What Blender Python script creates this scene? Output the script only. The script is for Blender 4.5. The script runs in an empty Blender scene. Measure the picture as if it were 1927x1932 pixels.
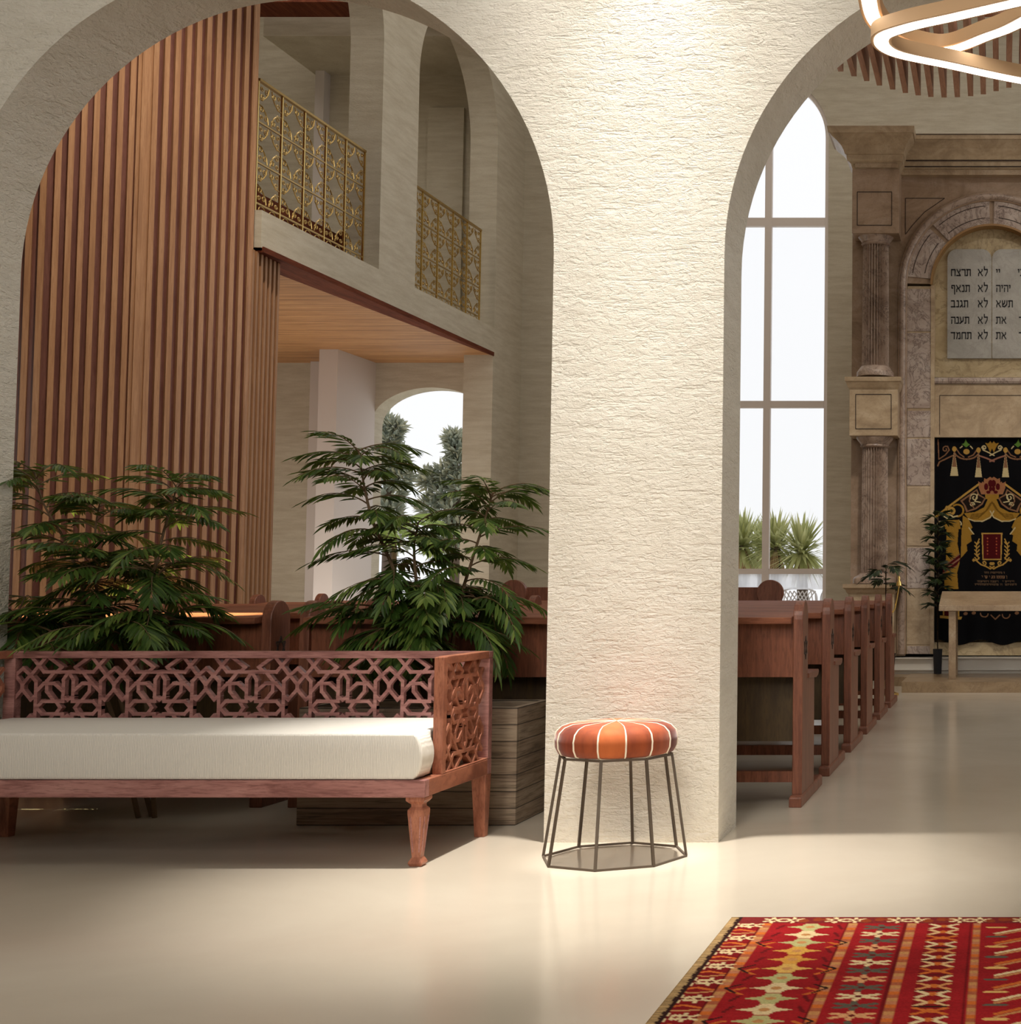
import bpy, bmesh, math, random
import numpy as np
from math import sin, cos, pi, radians as R, sqrt, atan, tan
from mathutils import Vector as V, Matrix

random.seed(7)
SC = bpy.context.scene
COL = SC.collection

# ---------------------------------------------------------------- camera geometry
FPX, VX, CY, HY, EYE = 2600.0, 1890.0, 966.0, 1103.0, 1.0
TH = atan((HY - CY) / FPX)


def ray(px, py):
    a = (px - VX) / FPX
    b = (CY - py) / FPX
    return V((a, cos(TH) - b * sin(TH), sin(TH) + b * cos(TH)))


def PZ(px, py, z=0.0):          # the point of height z seen at a photo position
    d = ray(px, py); k = (z - EYE) / d.z
    return V((0, 0, EYE)) + d * k


def PY(px, py, y):              # the point at distance y
    d = ray(px, py); k = y / d.y
    return V((0, 0, EYE)) + d * k


def PX(px, py, x):              # the point in the plane X = x
    d = ray(px, py); k = x / d.x
    return V((0, 0, EYE)) + d * k


# ---------------------------------------------------------------- materials
MATS = {}


class NT:
    def __init__(s, name, rough=0.5, metallic=0.0, spec=0.5):
        s.m = bpy.data.materials.new(name); s.m.use_nodes = True
        s.t = s.m.node_tree; s.n = s.t.nodes; s.l = s.t.links
        s.b = s.n['Principled BSDF']
        s.b.inputs['Roughness'].default_value = rough
        s.b.inputs['Metallic'].default_value = metallic
        s.b.inputs['Specular IOR Level'].default_value = spec
        s._c = None
        MATS[name] = s.m

    def node(s, t, **k):
        n = s.n.new(t)
        for a, v in k.items():
            if a in n.inputs: n.inputs[a].default_value = v
            else: setattr(n, a, v)
        return n

    def coord(s, scale=(1, 1, 1), kind='Object', rot=(0, 0, 0)):
        if s._c is None: s._c = s.node('ShaderNodeTexCoord')
        mp = s.node('ShaderNodeMapping')
        mp.inputs['Scale'].default_value = scale
        mp.inputs['Rotation'].default_value = rot
        s.l.new(s._c.outputs[kind], mp.inputs['Vector'])
        return mp.outputs[0]

    def noise(s, scale, stretch=(1, 1, 1), detail=5, rough=0.6, dist=0.0, rot=(0, 0, 0)):
        n = s.node('ShaderNodeTexNoise')
        n.inputs['Scale'].default_value = scale; n.inputs['Detail'].default_value = detail
        n.inputs['Roughness'].default_value = rough; n.inputs['Distortion'].default_value = dist
        s.l.new(s.coord(stretch, rot=rot), n.inputs['Vector'])
        return n.outputs['Fac']

    def ramp(s, fac, stops):
        r = s.node('ShaderNodeValToRGB'); e = r.color_ramp.elements
        while len(e) < len(stops): e.new(0.5)
        for q, (p, c) in zip(e, stops):
            q.position = p; q.color = (*c, 1) if len(c) == 3 else c
        s.l.new(fac, r.inputs[0])
        return r.outputs[0]

    def mix(s, fac, a, b, mode='MIX'):
        m = s.node('ShaderNodeMix', data_type='RGBA', blend_type=mode)
        for i, v in ((0, fac), (6, a), (7, b)):
            if hasattr(v, 'is_output'): s.l.new(v, m.inputs[i])
            elif i == 0: m.inputs[0].default_value = v
            else: m.inputs[i].default_value = (*v, 1)
        return m.outputs[2]

    def math(s, op, a, b=0.0):
        m = s.node('ShaderNodeMath', operation=op)
        for i, v in ((0, a), (1, b)):
            if hasattr(v, 'is_output'): s.l.new(v, m.inputs[i])
            else: m.inputs[i].default_value = v
        return m.outputs[0]

    def color(s, c):
        if hasattr(c, 'is_output'): s.l.new(c, s.b.inputs['Base Color'])
        else: s.b.inputs['Base Color'].default_value = (*c, 1)
        return s

    def bump(s, h, strength=0.3, dist=0.01):
        b = s.node('ShaderNodeBump'); b.inputs['Strength'].default_value = strength
        b.inputs['Distance'].default_value = dist
        s.l.new(h, b.inputs['Height']); s.l.new(b.outputs[0], s.b.inputs['Normal'])
        return s

    def rough(s, v):
        s.l.new(v, s.b.inputs['Roughness']); return s


def sr(r, g, b):
    f = lambda c: c / 12.92 if c <= .04045 else ((c + .055) / 1.055) ** 2.4
    return (f(r / 255), f(g / 255), f(b / 255))


def plain(name, c, rough=0.5, metallic=0.0, spec=0.5):
    return NT(name, rough, metallic, spec).color(c).m


def make_materials():
    # rough hewn limestone of the arcade
    m = NT('limestone', 0.9, spec=0.2)
    a = m.noise(5, (1, 1, 5), 5, 0.7); b = m.noise(30, (1, 1, 3.2), 4, 0.7); c = m.noise(1.3, (1, 1, 1), 3)
    base = m.ramp(a, [(0.3, sr(214, 207, 192)), (0.55, sr(226, 220, 207)), (0.75, sr(232, 227, 215))])
    col = m.mix(m.ramp(b, [(0.28, (1, 1, 1)), (0.38, (0, 0, 0))]), base, sr(200, 191, 172))
    m.color(m.mix(0.25, col, m.ramp(c, [(0.3, sr(210, 201, 184)), (0.7, sr(236, 231, 219))])))
    p = m.noise(27, (1, 1, 1.9), 4, 0.7, 0.5)
    pits = m.ramp(m.noise(11, (.4, .4, 2.8), 3, .65), [(.37, (0, 0, 0)), (.44, (1, 1, 1))])
    chips = m.ramp(m.noise(38, (.8, .8, 1.5), 2, .6, .6), [(.36, (0, 0, 0)), (.5, (1, 1, 1))])
    h = m.math('ADD', m.math('MULTIPLY', a, 0.22), m.math('ADD', m.math('MULTIPLY', b, 0.28), m.math('ADD', m.math('MULTIPLY', p, 0.6), m.math('ADD', m.math('MULTIPLY', pits, 0.16), m.math('MULTIPLY', chips, 0.16)))))
    m.bump(h, 0.8, 0.018)
    # smoother plaster stone of the hall
    m = NT('hall_stone', 0.9, spec=0.2)
    a = m.noise(3, (1, 1, 7), 5, 0.65); b = m.noise(40, (1, 1, 5), 4, 0.6)
    base = m.ramp(a, [(0.3, sr(194, 184, 164)), (0.6, sr(210, 202, 184)), (0.8, sr(218, 211, 195))])
    m.color(m.mix(m.ramp(b, [(0.3, (.5, .5, .5)), (0.42, (0, 0, 0))]), base, sr(176, 162, 132)))
    m.bump(b, 0.25, 0.01)
    plain('white_plaster', sr(222, 214, 210), 0.8, spec=0.2)
    plain('ceiling_plaster', sr(215, 205, 185), 0.9, spec=0.2)
    m = NT('polished_floor', 0.12, spec=0.45)
    a = m.noise(0.8, (1, 1, 1), 5, 0.6, 0.4)
    m.color(m.ramp(a, [(0.3, sr(196, 184, 166)), (0.7, sr(207, 196, 179))]))
    m.rough(m.math('MULTIPLY_ADD', a, 0.12))
    m.n[-1].inputs[2].default_value = 0.10
    plain('outdoor_paving', sr(230, 228, 222), 0.8)
    # woods: bands of grain along one axis
    def wood(name, c0, c1, c2, stretch, rough=0.35, scale=4.0, spec=0.4):
        m = NT(name, rough, spec=spec)
        a = m.noise(scale, stretch, 6, 0.65, 0.6); b = m.noise(scale * 6, stretch, 3, 0.6)
        base = m.ramp(a, [(0.3, c0), (0.5, c1), (0.72, c2)])
        m.color(m.mix(m.ramp(b, [(0.35, (.55, .55, .55)), (0.5, (0, 0, 0))]), base, c0))
        m.bump(b, 0.08, 0.004)
    wood('daybed_wood', sr(118, 76, 72), sr(170, 120, 114), sr(190, 142, 134), (1.5, 12, 12), .32, 2.2)
    wood('daybed_side_wood', sr(122, 72, 54), sr(166, 106, 82), sr(184, 124, 98), (12, 1.5, 3), .35, 2.2)
    wood('pew_wood', sr(90, 50, 34), sr(126, 74, 52), sr(146, 90, 64), (10, 10, 1.2), .4, 2.5)
    wood('pew_end_wood', sr(94, 54, 40), sr(128, 78, 58), sr(146, 94, 72), (12, 12, 1.0), .4, 3)
    wood('pew_ledge_wood', sr(112, 66, 48), sr(140, 86, 62), sr(156, 102, 76), (1.2, 10, 10), .6, 2.5, .2)
    wood('pew_dark_wood', sr(56, 40, 20), sr(72, 54, 28), sr(86, 66, 36), (10, 10, 1.5), .5, 2)
    wood('slat_wood', sr(150, 108, 76), sr(172, 128, 92), sr(184, 142, 106), (10, 10, .6), .4, 3)
    wood('slat_back_wood', sr(100, 62, 54), sr(120, 78, 68), sr(136, 92, 82), (10, 10, .6), .35, 3)
    wood('soffit_wood', sr(130, 88, 54), sr(190, 138, 90), sr(216, 168, 118), (.5, 14, 1), .5, 1.6)
    wood('trim_wood', sr(84, 40, 26), sr(112, 58, 38), sr(130, 72, 48), (8, .8, 8), .75, 2, .15)
    wood('baffle_wood', sr(156, 114, 92), sr(184, 138, 112), sr(200, 156, 130), (8, .8, 8), .5, 2)
    m = NT('planter_wood', 0.55, spec=0.3)
    a = m.noise(2.5, (.55, .55, 9), 7, 0.7, 0.8); b = m.noise(14, (.4, .4, 9), 4, .6)
    base = m.ramp(a, [(0.3, sr(86, 72, 60)), (0.45, sr(146, 126, 106)), (0.6, sr(168, 150, 128)), (0.75, sr(112, 98, 86))])
    col = m.mix(m.ramp(b, [(0.3, (.8, .8, .8)), (0.5, (0, 0, 0))]), base, sr(84, 70, 58))
    # fine joints between the boards
    tc = m.node('ShaderNodeSeparateXYZ'); m.l.new(m.coord(), tc.inputs[0])
    fr = m.math('FRACT', m.math('MULTIPLY', tc.outputs[2], 14.5))
    m.color(m.mix(m.math('LESS_THAN', fr, 0.05), col, sr(50, 42, 36)))
    # marbles of the shrine
    def marble(name, c0, c1, c2, vein, vs=3.0, amount=.8, rough=.35):
        m = NT(name, rough, spec=.4)
        a = m.noise(2.2, (1, 1, 1.6), 7, .65, 1.2); v = m.noise(vs, (1, 1, .7), 9, .7, 1.5); f = m.noise(26, (1, 1, 2), 5, .7)
        base = m.ramp(a, [(.3, c0), (.5, c1), (.7, c2)])
        veins = m.ramp(m.math('ABSOLUTE', m.math('SUBTRACT', v, .5)), [(0, (amount,) * 3), (.010, (amount * .5,) * 3), (.028, (0, 0, 0))])
        base = m.mix(veins, base, vein)
        m.color(m.mix(m.ramp(f, [(.3, (.6, .6, .6)), (.45, (0, 0, 0))]), base, c0))
    marble('ark_tan', sr(150, 128, 102), sr(178, 155, 125), sr(196, 175, 146), sr(120, 94, 68), 2.0, .2)
    marble('ark_brown', sr(132, 108, 84), sr(160, 134, 110), sr(176, 152, 132), sr(104, 80, 64), 2.5, .22)
    marble('ark_mauve', sr(152, 132, 120), sr(178, 160, 148), sr(198, 184, 174), sr(76, 54, 50), 5.5, .85)
    marble('ark_column', sr(138, 116, 102), sr(168, 146, 130), sr(186, 166, 150), sr(72, 54, 48), 4.2, .7)
    marble('ark_lunette', sr(158, 138, 104), sr(182, 162, 126), sr(198, 180, 146), sr(112, 92, 62), 2.4, .6)
    marble('table_stone', sr(146, 122, 96), sr(170, 146, 118), sr(184, 164, 138), sr(118, 92, 70), 3.5, .5, .3)
    marble('tablet_stone', sr(150, 146, 138), sr(166, 162, 154), sr(176, 172, 164), sr(130, 124, 118), 4, .35, .6)
    marble('platform_stone', sr(132, 110, 82), sr(156, 132, 102), sr(170, 148, 118), sr(100, 78, 58), 3, .4, .35)
    plain('ark_joint', sr(52, 36, 28), .7)
    plain('ark_gold_line', sr(150, 112, 66), .4)
    plain('ink', sr(26, 26, 30), .8)
    plain('brass', (.50, .34, .12), .28, 1.0)
    plain('bright_brass', (.80, .58, .20), .25, 1.0)
    plain('step_white', sr(206, 200, 190), .25)
    plain('window_metal', sr(240, 230, 224), .5)
    m = NT('mattress_fabric', .95, spec=.1)
    w = m.node('ShaderNodeTexWave', wave_type='BANDS', bands_direction='X'); w.inputs['Scale'].default_value = 55
    w.inputs['Distortion'].default_value = 2.5; w.inputs['Detail'].default_value = 2
    m.l.new(m.coord((1, .6, .25)), w.inputs['Vector'])
    m.color(m.mix(w.outputs['Fac'], sr(222, 217, 208), sr(234, 230, 222)))
    m.bump(w.outputs['Fac'], .25, .003)
    def velvet(name, c0, c1):
        m = NT(name, .7, spec=.25)
        a = m.noise(6, (3, 3, .4), 4, .6)
        m.color(m.ramp(a, [(.35, c0), (.65, c1)]))
        m.b.inputs['Sheen Weight'].default_value = .25
        m.b.inputs['Sheen Roughness'].default_value = .4
    velvet('stool_rust', sr(128, 58, 30), sr(158, 76, 38))
    velvet('stool_dark', sr(92, 36, 22), sr(132, 56, 30))
    velvet('stool_orange', sr(160, 78, 36), sr(184, 96, 48))
    plain('piping_white', sr(240, 228, 206), .8)
    plain('stool_metal', sr(92, 80, 68), .5, .3)
    # leaves
    def leaf(name, c0, c1, c2, rough=.45, trans=.0):
        m = NT(name, rough, spec=.35)
        g = m.node('ShaderNodeNewGeometry')
        m.color(m.ramp(g.outputs['Random Per Island'], [(0, c0), (.6, c1), (1, c2)]))
        if trans:
            t = m.node('ShaderNodeBsdfTranslucent'); t.inputs[0].default_value = (*c2, 1)
            x = m.node('ShaderNodeMixShader'); x.inputs[0].default_value = trans
            m.l.new(m.b.outputs[0], x.inputs[1]); m.l.new(t.outputs[0], x.inputs[2])
            m.l.new(x.outputs[0], m.n['Material Output'].inputs[0])
    leaf('palm_leaf', sr(44, 68, 26), sr(68, 96, 38), sr(124, 142, 66), .4, .2)
    leaf('dark_leaf', sr(24, 34, 18), sr(36, 50, 24), sr(60, 74, 36), .5)
    leaf('yucca_leaf', sr(140, 150, 92), sr(180, 188, 124), sr(226, 226, 170), .5, .35)
    leaf('pine_leaf', sr(112, 126, 120), sr(158, 172, 164), sr(214, 208, 176), .6, .4)
    leaf('bright_frond', sr(130, 160, 70), sr(160, 186, 96), sr(190, 206, 120), .5, .3)
    leaf('dry_leaf', sr(176, 140, 104), sr(196, 160, 124), sr(210, 180, 146), .7)
    plain('stem_bark', sr(112, 88, 62), .7)
    plain('tree_bark', sr(96, 80, 66), .8)
    plain('soil', sr(40, 30, 24), .9)
    # lamp
    m = NT('lamp_glow', .5); m.b.inputs['Emission Color'].default_value = (1, .97, .92, 1); m.b.inputs['Emission Strength'].default_value = 6
    m.color((.9, .9, .9))
    plain('lamp_bronze', sr(208, 172, 132), .6, 0, .3)
    plain('chair_white', sr(236, 234, 238), .5)
    # glass
    m = NT('clear_glass', .02); m.color((.9, .95, .95))
    tr = m.node('ShaderNodeBsdfTransparent'); gl = m.node('ShaderNodeBsdfGlossy'); gl.inputs['Roughness'].default_value = .02
    x = m.node('ShaderNodeMixShader'); x.inputs[0].default_value = .04
    m.l.new(tr.outputs[0], x.inputs[1]); m.l.new(gl.outputs[0], x.inputs[2]); m.l.new(x.outputs[0], m.n['Material Output'].inputs[0])
    m = NT('frosted_glass', .6)
    tr = m.node('ShaderNodeBsdfTransparent'); df = m.node('ShaderNodeBsdfTranslucent'); df.inputs[0].default_value = (.95, .96, 1, 1)
    x = m.node('ShaderNodeMixShader')
    f = m.ramp(m.noise(3, (2.2, 1, .3), 3), [(.35, (.55,) * 3), (.65, (.95,) * 3)])
    m.l.new(f, x.inputs[0])
    m.l.new(tr.outputs[0], x.inputs[1]); m.l.new(df.outputs[0], x.inputs[2]); m.l.new(x.outputs[0], m.n['Material Output'].inputs[0])
    # woven colour patterns carried by the mesh
    for nm, rg in (('rug_wool', .95), ('curtain_velvet', .85)):
        m = NT(nm, rg, spec=.1)
        at = m.node('ShaderNodeAttribute', attribute_name='weave')
        n = m.noise(160, (1, 1, 1), 2)
        m.color(m.mix(.35, at.outputs['Color'], m.mix(1.0, at.outputs['Color'], m.ramp(n, [(.3, (.45,) * 3), (.7, (1.3,) * 3)]), 'MULTIPLY')))
        m.bump(n, .3, .003)


make_materials()


# ---------------------------------------------------------------- mesh builder
class MB:
    def __init__(s):
        s.v = []; s.f = []

    def add(s, vs, fs):
        o = len(s.v); s.v += [tuple(v) for v in vs]; s.f += [tuple(i + o for i in f) for f in fs]
        return s

    def box(s, x0, x1, y0, y1, z0, z1):
        return s.loft([[(x0, y0, z0), (x1, y0, z0), (x1, y1, z0), (x0, y1, z0)], [(x0, y0, z1), (x1, y0, z1), (x1, y1, z1), (x0, y1, z1)]])

    def loft(s, rings, caps=True, closed=False):
        n = len(rings[0]); vs = [p for r in rings for p in r]; fs = []
        m = len(rings)
        for i in range(m if closed else m - 1):
            for j in range(n):
                a, b = i * n + j, i * n + (j + 1) % n
                k = (i + 1) % m
                fs.append((a, b, k * n + (j + 1) % n, k * n + j))
        if caps and not closed:
            fs.append(tuple(range(n - 1, -1, -1))); fs.append(tuple((m - 1) * n + j for j in range(n)))
        return s.add(vs, fs)

    def bar(s, a, b, w, h, up=(0, 0, 1)):
        a, b = V(a), V(b); d = (b - a).normalized(); u = V(up)
        sx = d.cross(u)
        if sx.length < 1e-5: sx = d.cross(V((1, 0, 0)))
        sx.normalize(); u = sx.cross(d).normalized()
        r = lambda p: [p - sx * w / 2 - u * h / 2, p + sx * w / 2 - u * h / 2, p + sx * w / 2 + u * h / 2, p - sx * w / 2 + u * h / 2]
        return s.loft([r(a), r(b)])

    def tube(s, pts, rad, n=8, closed=False):
        pts = [V(p) for p in pts]; m = len(pts)
        rad = rad if isinstance(rad, (list, tuple)) else [rad] * m
        rings = []; prev = None
        for i, p in enumerate(pts):
            if closed: d = pts[(i + 1) % m] - pts[i - 1]
            else: d = pts[min(i + 1, m - 1)] - pts[max(i - 1, 0)]
            d.normalize()
            if prev is None:
                u = d.cross(V((0, 0, 1)))
                if u.length < 1e-3: u = d.cross(V((1, 0, 0)))
            else: u = prev - d * prev.dot(d)
            u.normalize(); prev = u; w = d.cross(u)
            rings.append([p + (u * cos(2 * pi * k / n) + w * sin(2 * pi * k / n)) * rad[i] for k in range(n)])
        return s.loft(rings, True, closed)

    def lathe(s, prof, c=(0, 0), n=32, mod=None):
        rings = []
        for r, z in prof:
            rings.append([(c[0] + r * (mod(k) if mod else 1) * cos(2 * pi * k / n), c[1] + r * (mod(k) if mod else 1) * sin(2 * pi * k / n), z) for k in range(n)])
        return s.loft(rings)

    def prism(s, poly, fn, t0, t1):
        return s.loft([[fn(a, b, t0) for a, b in poly], [fn(a, b, t1) for a, b in poly]])

    def stack(s, levels):           # rectangles (x0, x1, y0, y1, z) lofted upwards
        return s.loft([[(x0, y0, z), (x1, y0, z), (x1, y1, z), (x0, y1, z)] for x0, x1, y0, y1, z in levels])

    def build(s, name, mat, parent=None, smooth=False, bevel=0.0, fixn=True, kind=None, label=None):
        me = bpy.data.meshes.new(name); me.from_pydata(s.v, [], s.f)
        if fixn:
            bm = bmesh.new(); bm.from_mesh(me); bmesh.ops.recalc_face_normals(bm, faces=bm.faces); bm.to_mesh(me); bm.free()
        me.materials.append(MATS[mat])
        if smooth: me.polygons.foreach_set('use_smooth', [True] * len(me.polygons))
        me.update()
        o = bpy.data.objects.new(name, me); COL.objects.link(o)
        if parent: o.parent = parent
        if bevel:
            b = o.modifiers.new('edge', 'BEVEL'); b.width = bevel; b.segments = 2; b.limit_method = 'ANGLE'; b.angle_limit = R(40)
        if smooth:
            try: me.set_sharp_from_angle(angle=R(50))
            except Exception: pass
        if kind: o['kind'] = kind
        if label: o['label'] = label
        return o


def tag(o, label, cat, group=None, kind=None):
    o['label'] = label; o['category'] = cat
    if group: o['group'] = group
    if kind: o['kind'] = kind
    return o


def thing(name, label, cat, loc=(0, 0, 0), rz=0.0, group=None):
    o = bpy.data.objects.new(name, None); COL.objects.link(o)
    o.location = loc; o.rotation_euler = (0, 0, rz); o.empty_display_size = .1
    return tag(o, label, cat, group)


def dup(root, loc, label, rz=None):
    def rec(o, par):
        c = o.copy(); COL.objects.link(c)
        if par is not None: c.parent = par
        for ch in list(o.children): rec(ch, c)
        return c
    r = rec(root, None); r.location = loc; r['label'] = label
    if rz is not None: r.rotation_euler = (0, 0, rz)
    return r


def struct(mb, name, mat, label, cat, **k):
    return tag(mb.build(name, mat, None, kind='structure', **k), label, cat)


def arched(mb, fn, s0, s1, t0, t1, z0, z1, opens, n=40):
    """wall running along s with thickness t; opens = (centre, half width, sill, spring, rise)"""
    cuts = []
    cur = s0

    def solid(a, b, lo, hi):
        if b - a > 1e-6 and hi - lo > 1e-6:
            mb.loft([[fn(a, t0, lo), fn(b, t0, lo), fn(b, t1, lo), fn(a, t1, lo)], [fn(a, t0, hi), fn(b, t0, hi), fn(b, t1, hi), fn(a, t1, hi)]])
    for c, w, sill, sp, rise in sorted(opens):
        solid(cur, c - w, z0, z1)
        solid(c - w, c + w, z0, sill)
        pts = [(c - w * cos(pi * i / n), sp + rise * sin(pi * i / n)) for i in range(n + 1)]
        vs = []; fs = []
        for a, z in pts:
            vs += [fn(a, t0, z), fn(a, t1, z), fn(a, t0, z1), fn(a, t1, z1)]
        for i in range(n):
            p, q = 4 * i, 4 * i + 4
            fs += [(p, q, q + 2, p + 2), (p + 1, p + 3, q + 3, q + 1), (p, p + 1, q + 1, q), (p + 2, q + 2, q + 3, p + 3)]
        mb.add(vs, fs)
        cur = c + w
    solid(cur, s1, z0, z1)
    return mb


AX = lambda a, t, z: (a, t, z)      # wall along X
AY = lambda a, t, z: (t, a, z)      # wall along Y

# ================================================================ THE SETTING
D1, D2 = 5.41, 5.77                 # arcade wall
XB = -5.9                           # gallery front
YG = 16.45                          # end wall under the gallery
YN = 16.8                           # end wall of the hall
ZT = 8.4
ZS = PX(474.3, 458.3, XB).z         # underside of the gallery front
ZF = PX(474.3, 386, XB).z           # gallery floor edge

struct(MB().box(-9.6, 7, -3.5, YN + .3, -.2, 0), 'floor', 'polished_floor', 'polished cream stone floor', 'floor')
mb = arched(MB(), AX, -9.6, 7, D1, D2, 0, ZT + .1, [(-2.964, 1.186, 0, 2.313, 1.186), (.086, 1.186, 0, 2.313, 1.186), (-6.0, 1.186, 0, 2.313, 1.186), (3.2, 1.186, 0, 2.313, 1.186)], 56)
struct(mb, 'wall_front', 'limestone', 'rough cream limestone arcade wall with round arches', 'wall')
# front room shell, beside and behind the viewer
struct(MB().box(-6.2, -6.0, -3.5, D1, 0, 8.1), 'wall_left', 'hall_stone', 'cream stone side wall of the front room', 'wall')
struct(MB().box(5.0, 5.2, -3.5, D1, 0, 8.1), 'wall_right', 'hall_stone', 'cream stone wall opposite the daybed side', 'wall')
struct(MB().box(-6.2, 5.2, -3.7, -3.5, 0, 8.1), 'wall_rear', 'hall_stone', 'cream stone wall behind the viewpoint', 'wall')
struct(MB().box(-6.2, 5.2, -3.7, D1, 8.0, 8.1), 'ceiling_lobby', 'ceiling_plaster', 'plain pale ceiling of the front room', 'ceiling')

# hall end wall with the tall arched window
wl, wr = PY(1328, 600, YN).x, PY(1562, 600, YN).x
wc, ww = (wl + wr) / 2, (wr - wl) / 2
wsp = PY(1562, 257, YN).z
mb = arched(MB(), AX, XB - .01, 7, YN, YN + .3, 0, ZT, [(wc, ww, .05, wsp, ww)], 32)
struct(mb, 'wall_far', 'hall_stone', 'pale stone end wall of the hall beside the shrine', 'wall')
struct(MB().box(5.9, 6.1, D2, YN, 0, 2.2).box(5.9, 6.1, D2, YN, 6.6, ZT).box(5.9, 6.1, D2, 7.5, 2.2, 6.6).box(5.9, 6.1, 15, YN, 2.2, 6.6), 'wall_hall', 'hall_stone', 'hall side wall right of the shrine', 'wall')
struct(MB().box(-9.6, 7, D2, YN + .3, ZT, ZT + .15), 'ceiling', 'ceiling_plaster', 'pale plaster ceiling of the hall', 'ceiling')

# window in the end wall
wy = YN + .08
win = tag(bpy.data.objects.new('window_1', None), 'tall arched window with grey metal bars left of the stone shrine', 'window', kind='structure')
COL.objects.link(win)
fr = MB()
zlow = .05
rim = [(wc - ww * cos(pi * i / 32), wsp + ww * sin(pi * i / 32)) for i in range(33)]
path = [(wl, zlow)] + rim + [(wr, zlow)]
for a, b in zip(path[:-1], path[1:]):
    fr.bar((a[0], wy, a[1]), (b[0], wy, b[1]), .09, .07, (0, 1, 0))
fr.build('window_frame', 'window_metal', win)
fr = MB()
for y0, y1 in ((412, 428), (757, 770), (1073, 1083)):
    za, zb = PY(1500, y1, wy).z, PY(1500, y0, wy).z
    fr.box(wl + .046, wr - .046, wy - .035, wy + .035, za, zb)
mx0, mx1 = PY(1443, 600, wy).x, PY(1456, 600, wy).x
fr.box(mx0, mx1, wy - .04, wy + .04, zlow, wsp + ww * .93)
fr.build('window_bars', 'window_metal', win)
zfr0, zfr1 = PY(1500, 1112, wy).z, PY(1500, 1082, wy).z
g = MB(); g.add([(wl, wy, zfr1), (wr, wy, zfr1), *[(x, wy, z) for x, z in rim[::-1]]], [tuple(range(35))]); g.build('window_glass', 'clear_glass', win)
MB().add([(wl, wy, zfr0), (wr, wy, zfr0), (wr, wy, zfr1), (wl, wy, zfr1)], [(0, 1, 2, 3)]).build('frosted_panel', 'frosted_glass', win)

# gallery: floor slab, front with arched openings, end walls
dA0, dA1 = PX(478, 386, XB).y - .25, PX(715, 505, XB).y
dB0, dB1 = PX(783, 540, XB).y, PX(933, 616, XB).y
hw2 = (dB1 - dB0) / 2
spring = 6.15
yPil = PX(930.8, 668.5, XB).y       # pilaster front under the gallery
YS = 10.87
mb = arched(MB(), AY, YS, YN, XB, XB - .32, ZS, ZT, [((dA1 + YS - .02) / 2, (dA1 - YS + .02) / 2, ZF, spring, hw2 * .95), (dB0 + hw2, hw2, ZF, spring, hw2)], 36)
struct(mb, 'wall_gallery', 'hall_stone', 'pale stone gallery front with arched openings', 'wall')
struct(MB().box(-9.6, XB - .32, YS, YG, ZS + .02, ZF), 'floor_gallery', 'hall_stone', 'stone floor slab of the gallery', 'floor')
mb = MB().box(-9.6, XB - .001, YS, YG, ZS - .02, ZS + .015)
struct(mb, 'ceiling_soffit', 'soffit_wood', 'warm plank ceiling under the gallery', 'ceiling')
xs = PZ(474, 490, ZS).x
mb = MB(); mb.loft([[(XB + .012, YS, ZS - .035), (xs, YS, ZS - .035), (xs, YS, ZS + .01), (XB + .012, YS, ZS + .01)],
                    [(XB + .012, PZ(474, 490, ZS).y, ZS - .035), (xs, PZ(474, 490, ZS).y, ZS - .035), (xs, PZ(474, 490, ZS).y, ZS + .01), (XB + .012, PZ(474, 490, ZS).y, ZS + .01)],
                    [(XB + .012, yPil, ZS - .035), (XB, yPil, ZS - .035), (XB, yPil, ZS + .01), (XB + .012, yPil, ZS + .01)]])
struct(mb, 'trim_1', 'trim_wood', 'dark red wood edge board under the gallery front', 'trim')
# pilaster that carries the far end of the gallery
pl = PY(873, 800, yPil).x
struct(MB().box(pl, XB, yPil, YN, 0, ZS), 'wall_pilaster', 'hall_stone', 'pale stone pier at the far end of the gallery', 'wall')
xo = PY(952, 600, YN - .25).x
struct(MB().box(XB - .01, xo, YN - .25, YN, 0, ZT), 'wall_pilaster', 'hall_stone', 'slim stone strip in the corner beside the gallery pier', 'wall')
# end wall under and behind the gallery with the arched garden opening
oc, oa = PY(814, 780, YG), PY(701, 780, YG)
ow = oc.x - oa.x
osp, otop = PY(722, 800, YG).z, PY(822, 731, YG).z
mb = arched(MB(), AX, -9.6, XB - .3, YG, YG + .3, 0, ZT, [(oc.x, ow, .5, osp, otop - osp)], 30)
struct(mb, 'wall_end', 'hall_stone', 'pale stone end wall under the gallery with arched garden opening', 'wall')
struct(MB().box(-9.8, -9.6, -3.5, YN, 0, ZT), 'wall_side', 'hall_stone', 'stone side wall behind the gallery', 'wall')
# white partition pier under the gallery
zc = ZS - .02
p0 = PZ(602, 659, zc); p1 = PZ(637, 659, zc)
struct(MB().box(PY(603, 659, p0.y).x, PY(638, 659, p0.y).x, p0.y, YG, 0, zc), 'wall_partition', 'white_plaster', 'smooth white plaster pier under the wooden gallery ceiling', 'wall')
struct(MB().box(PY(583, 800, YG - .1).x, PY(604, 800, YG - .1).x, YG - .1, YG, 0, zc), 'trim_2', 'white_plaster', 'narrow white strip left of the white plaster pier', 'trim')
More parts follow.
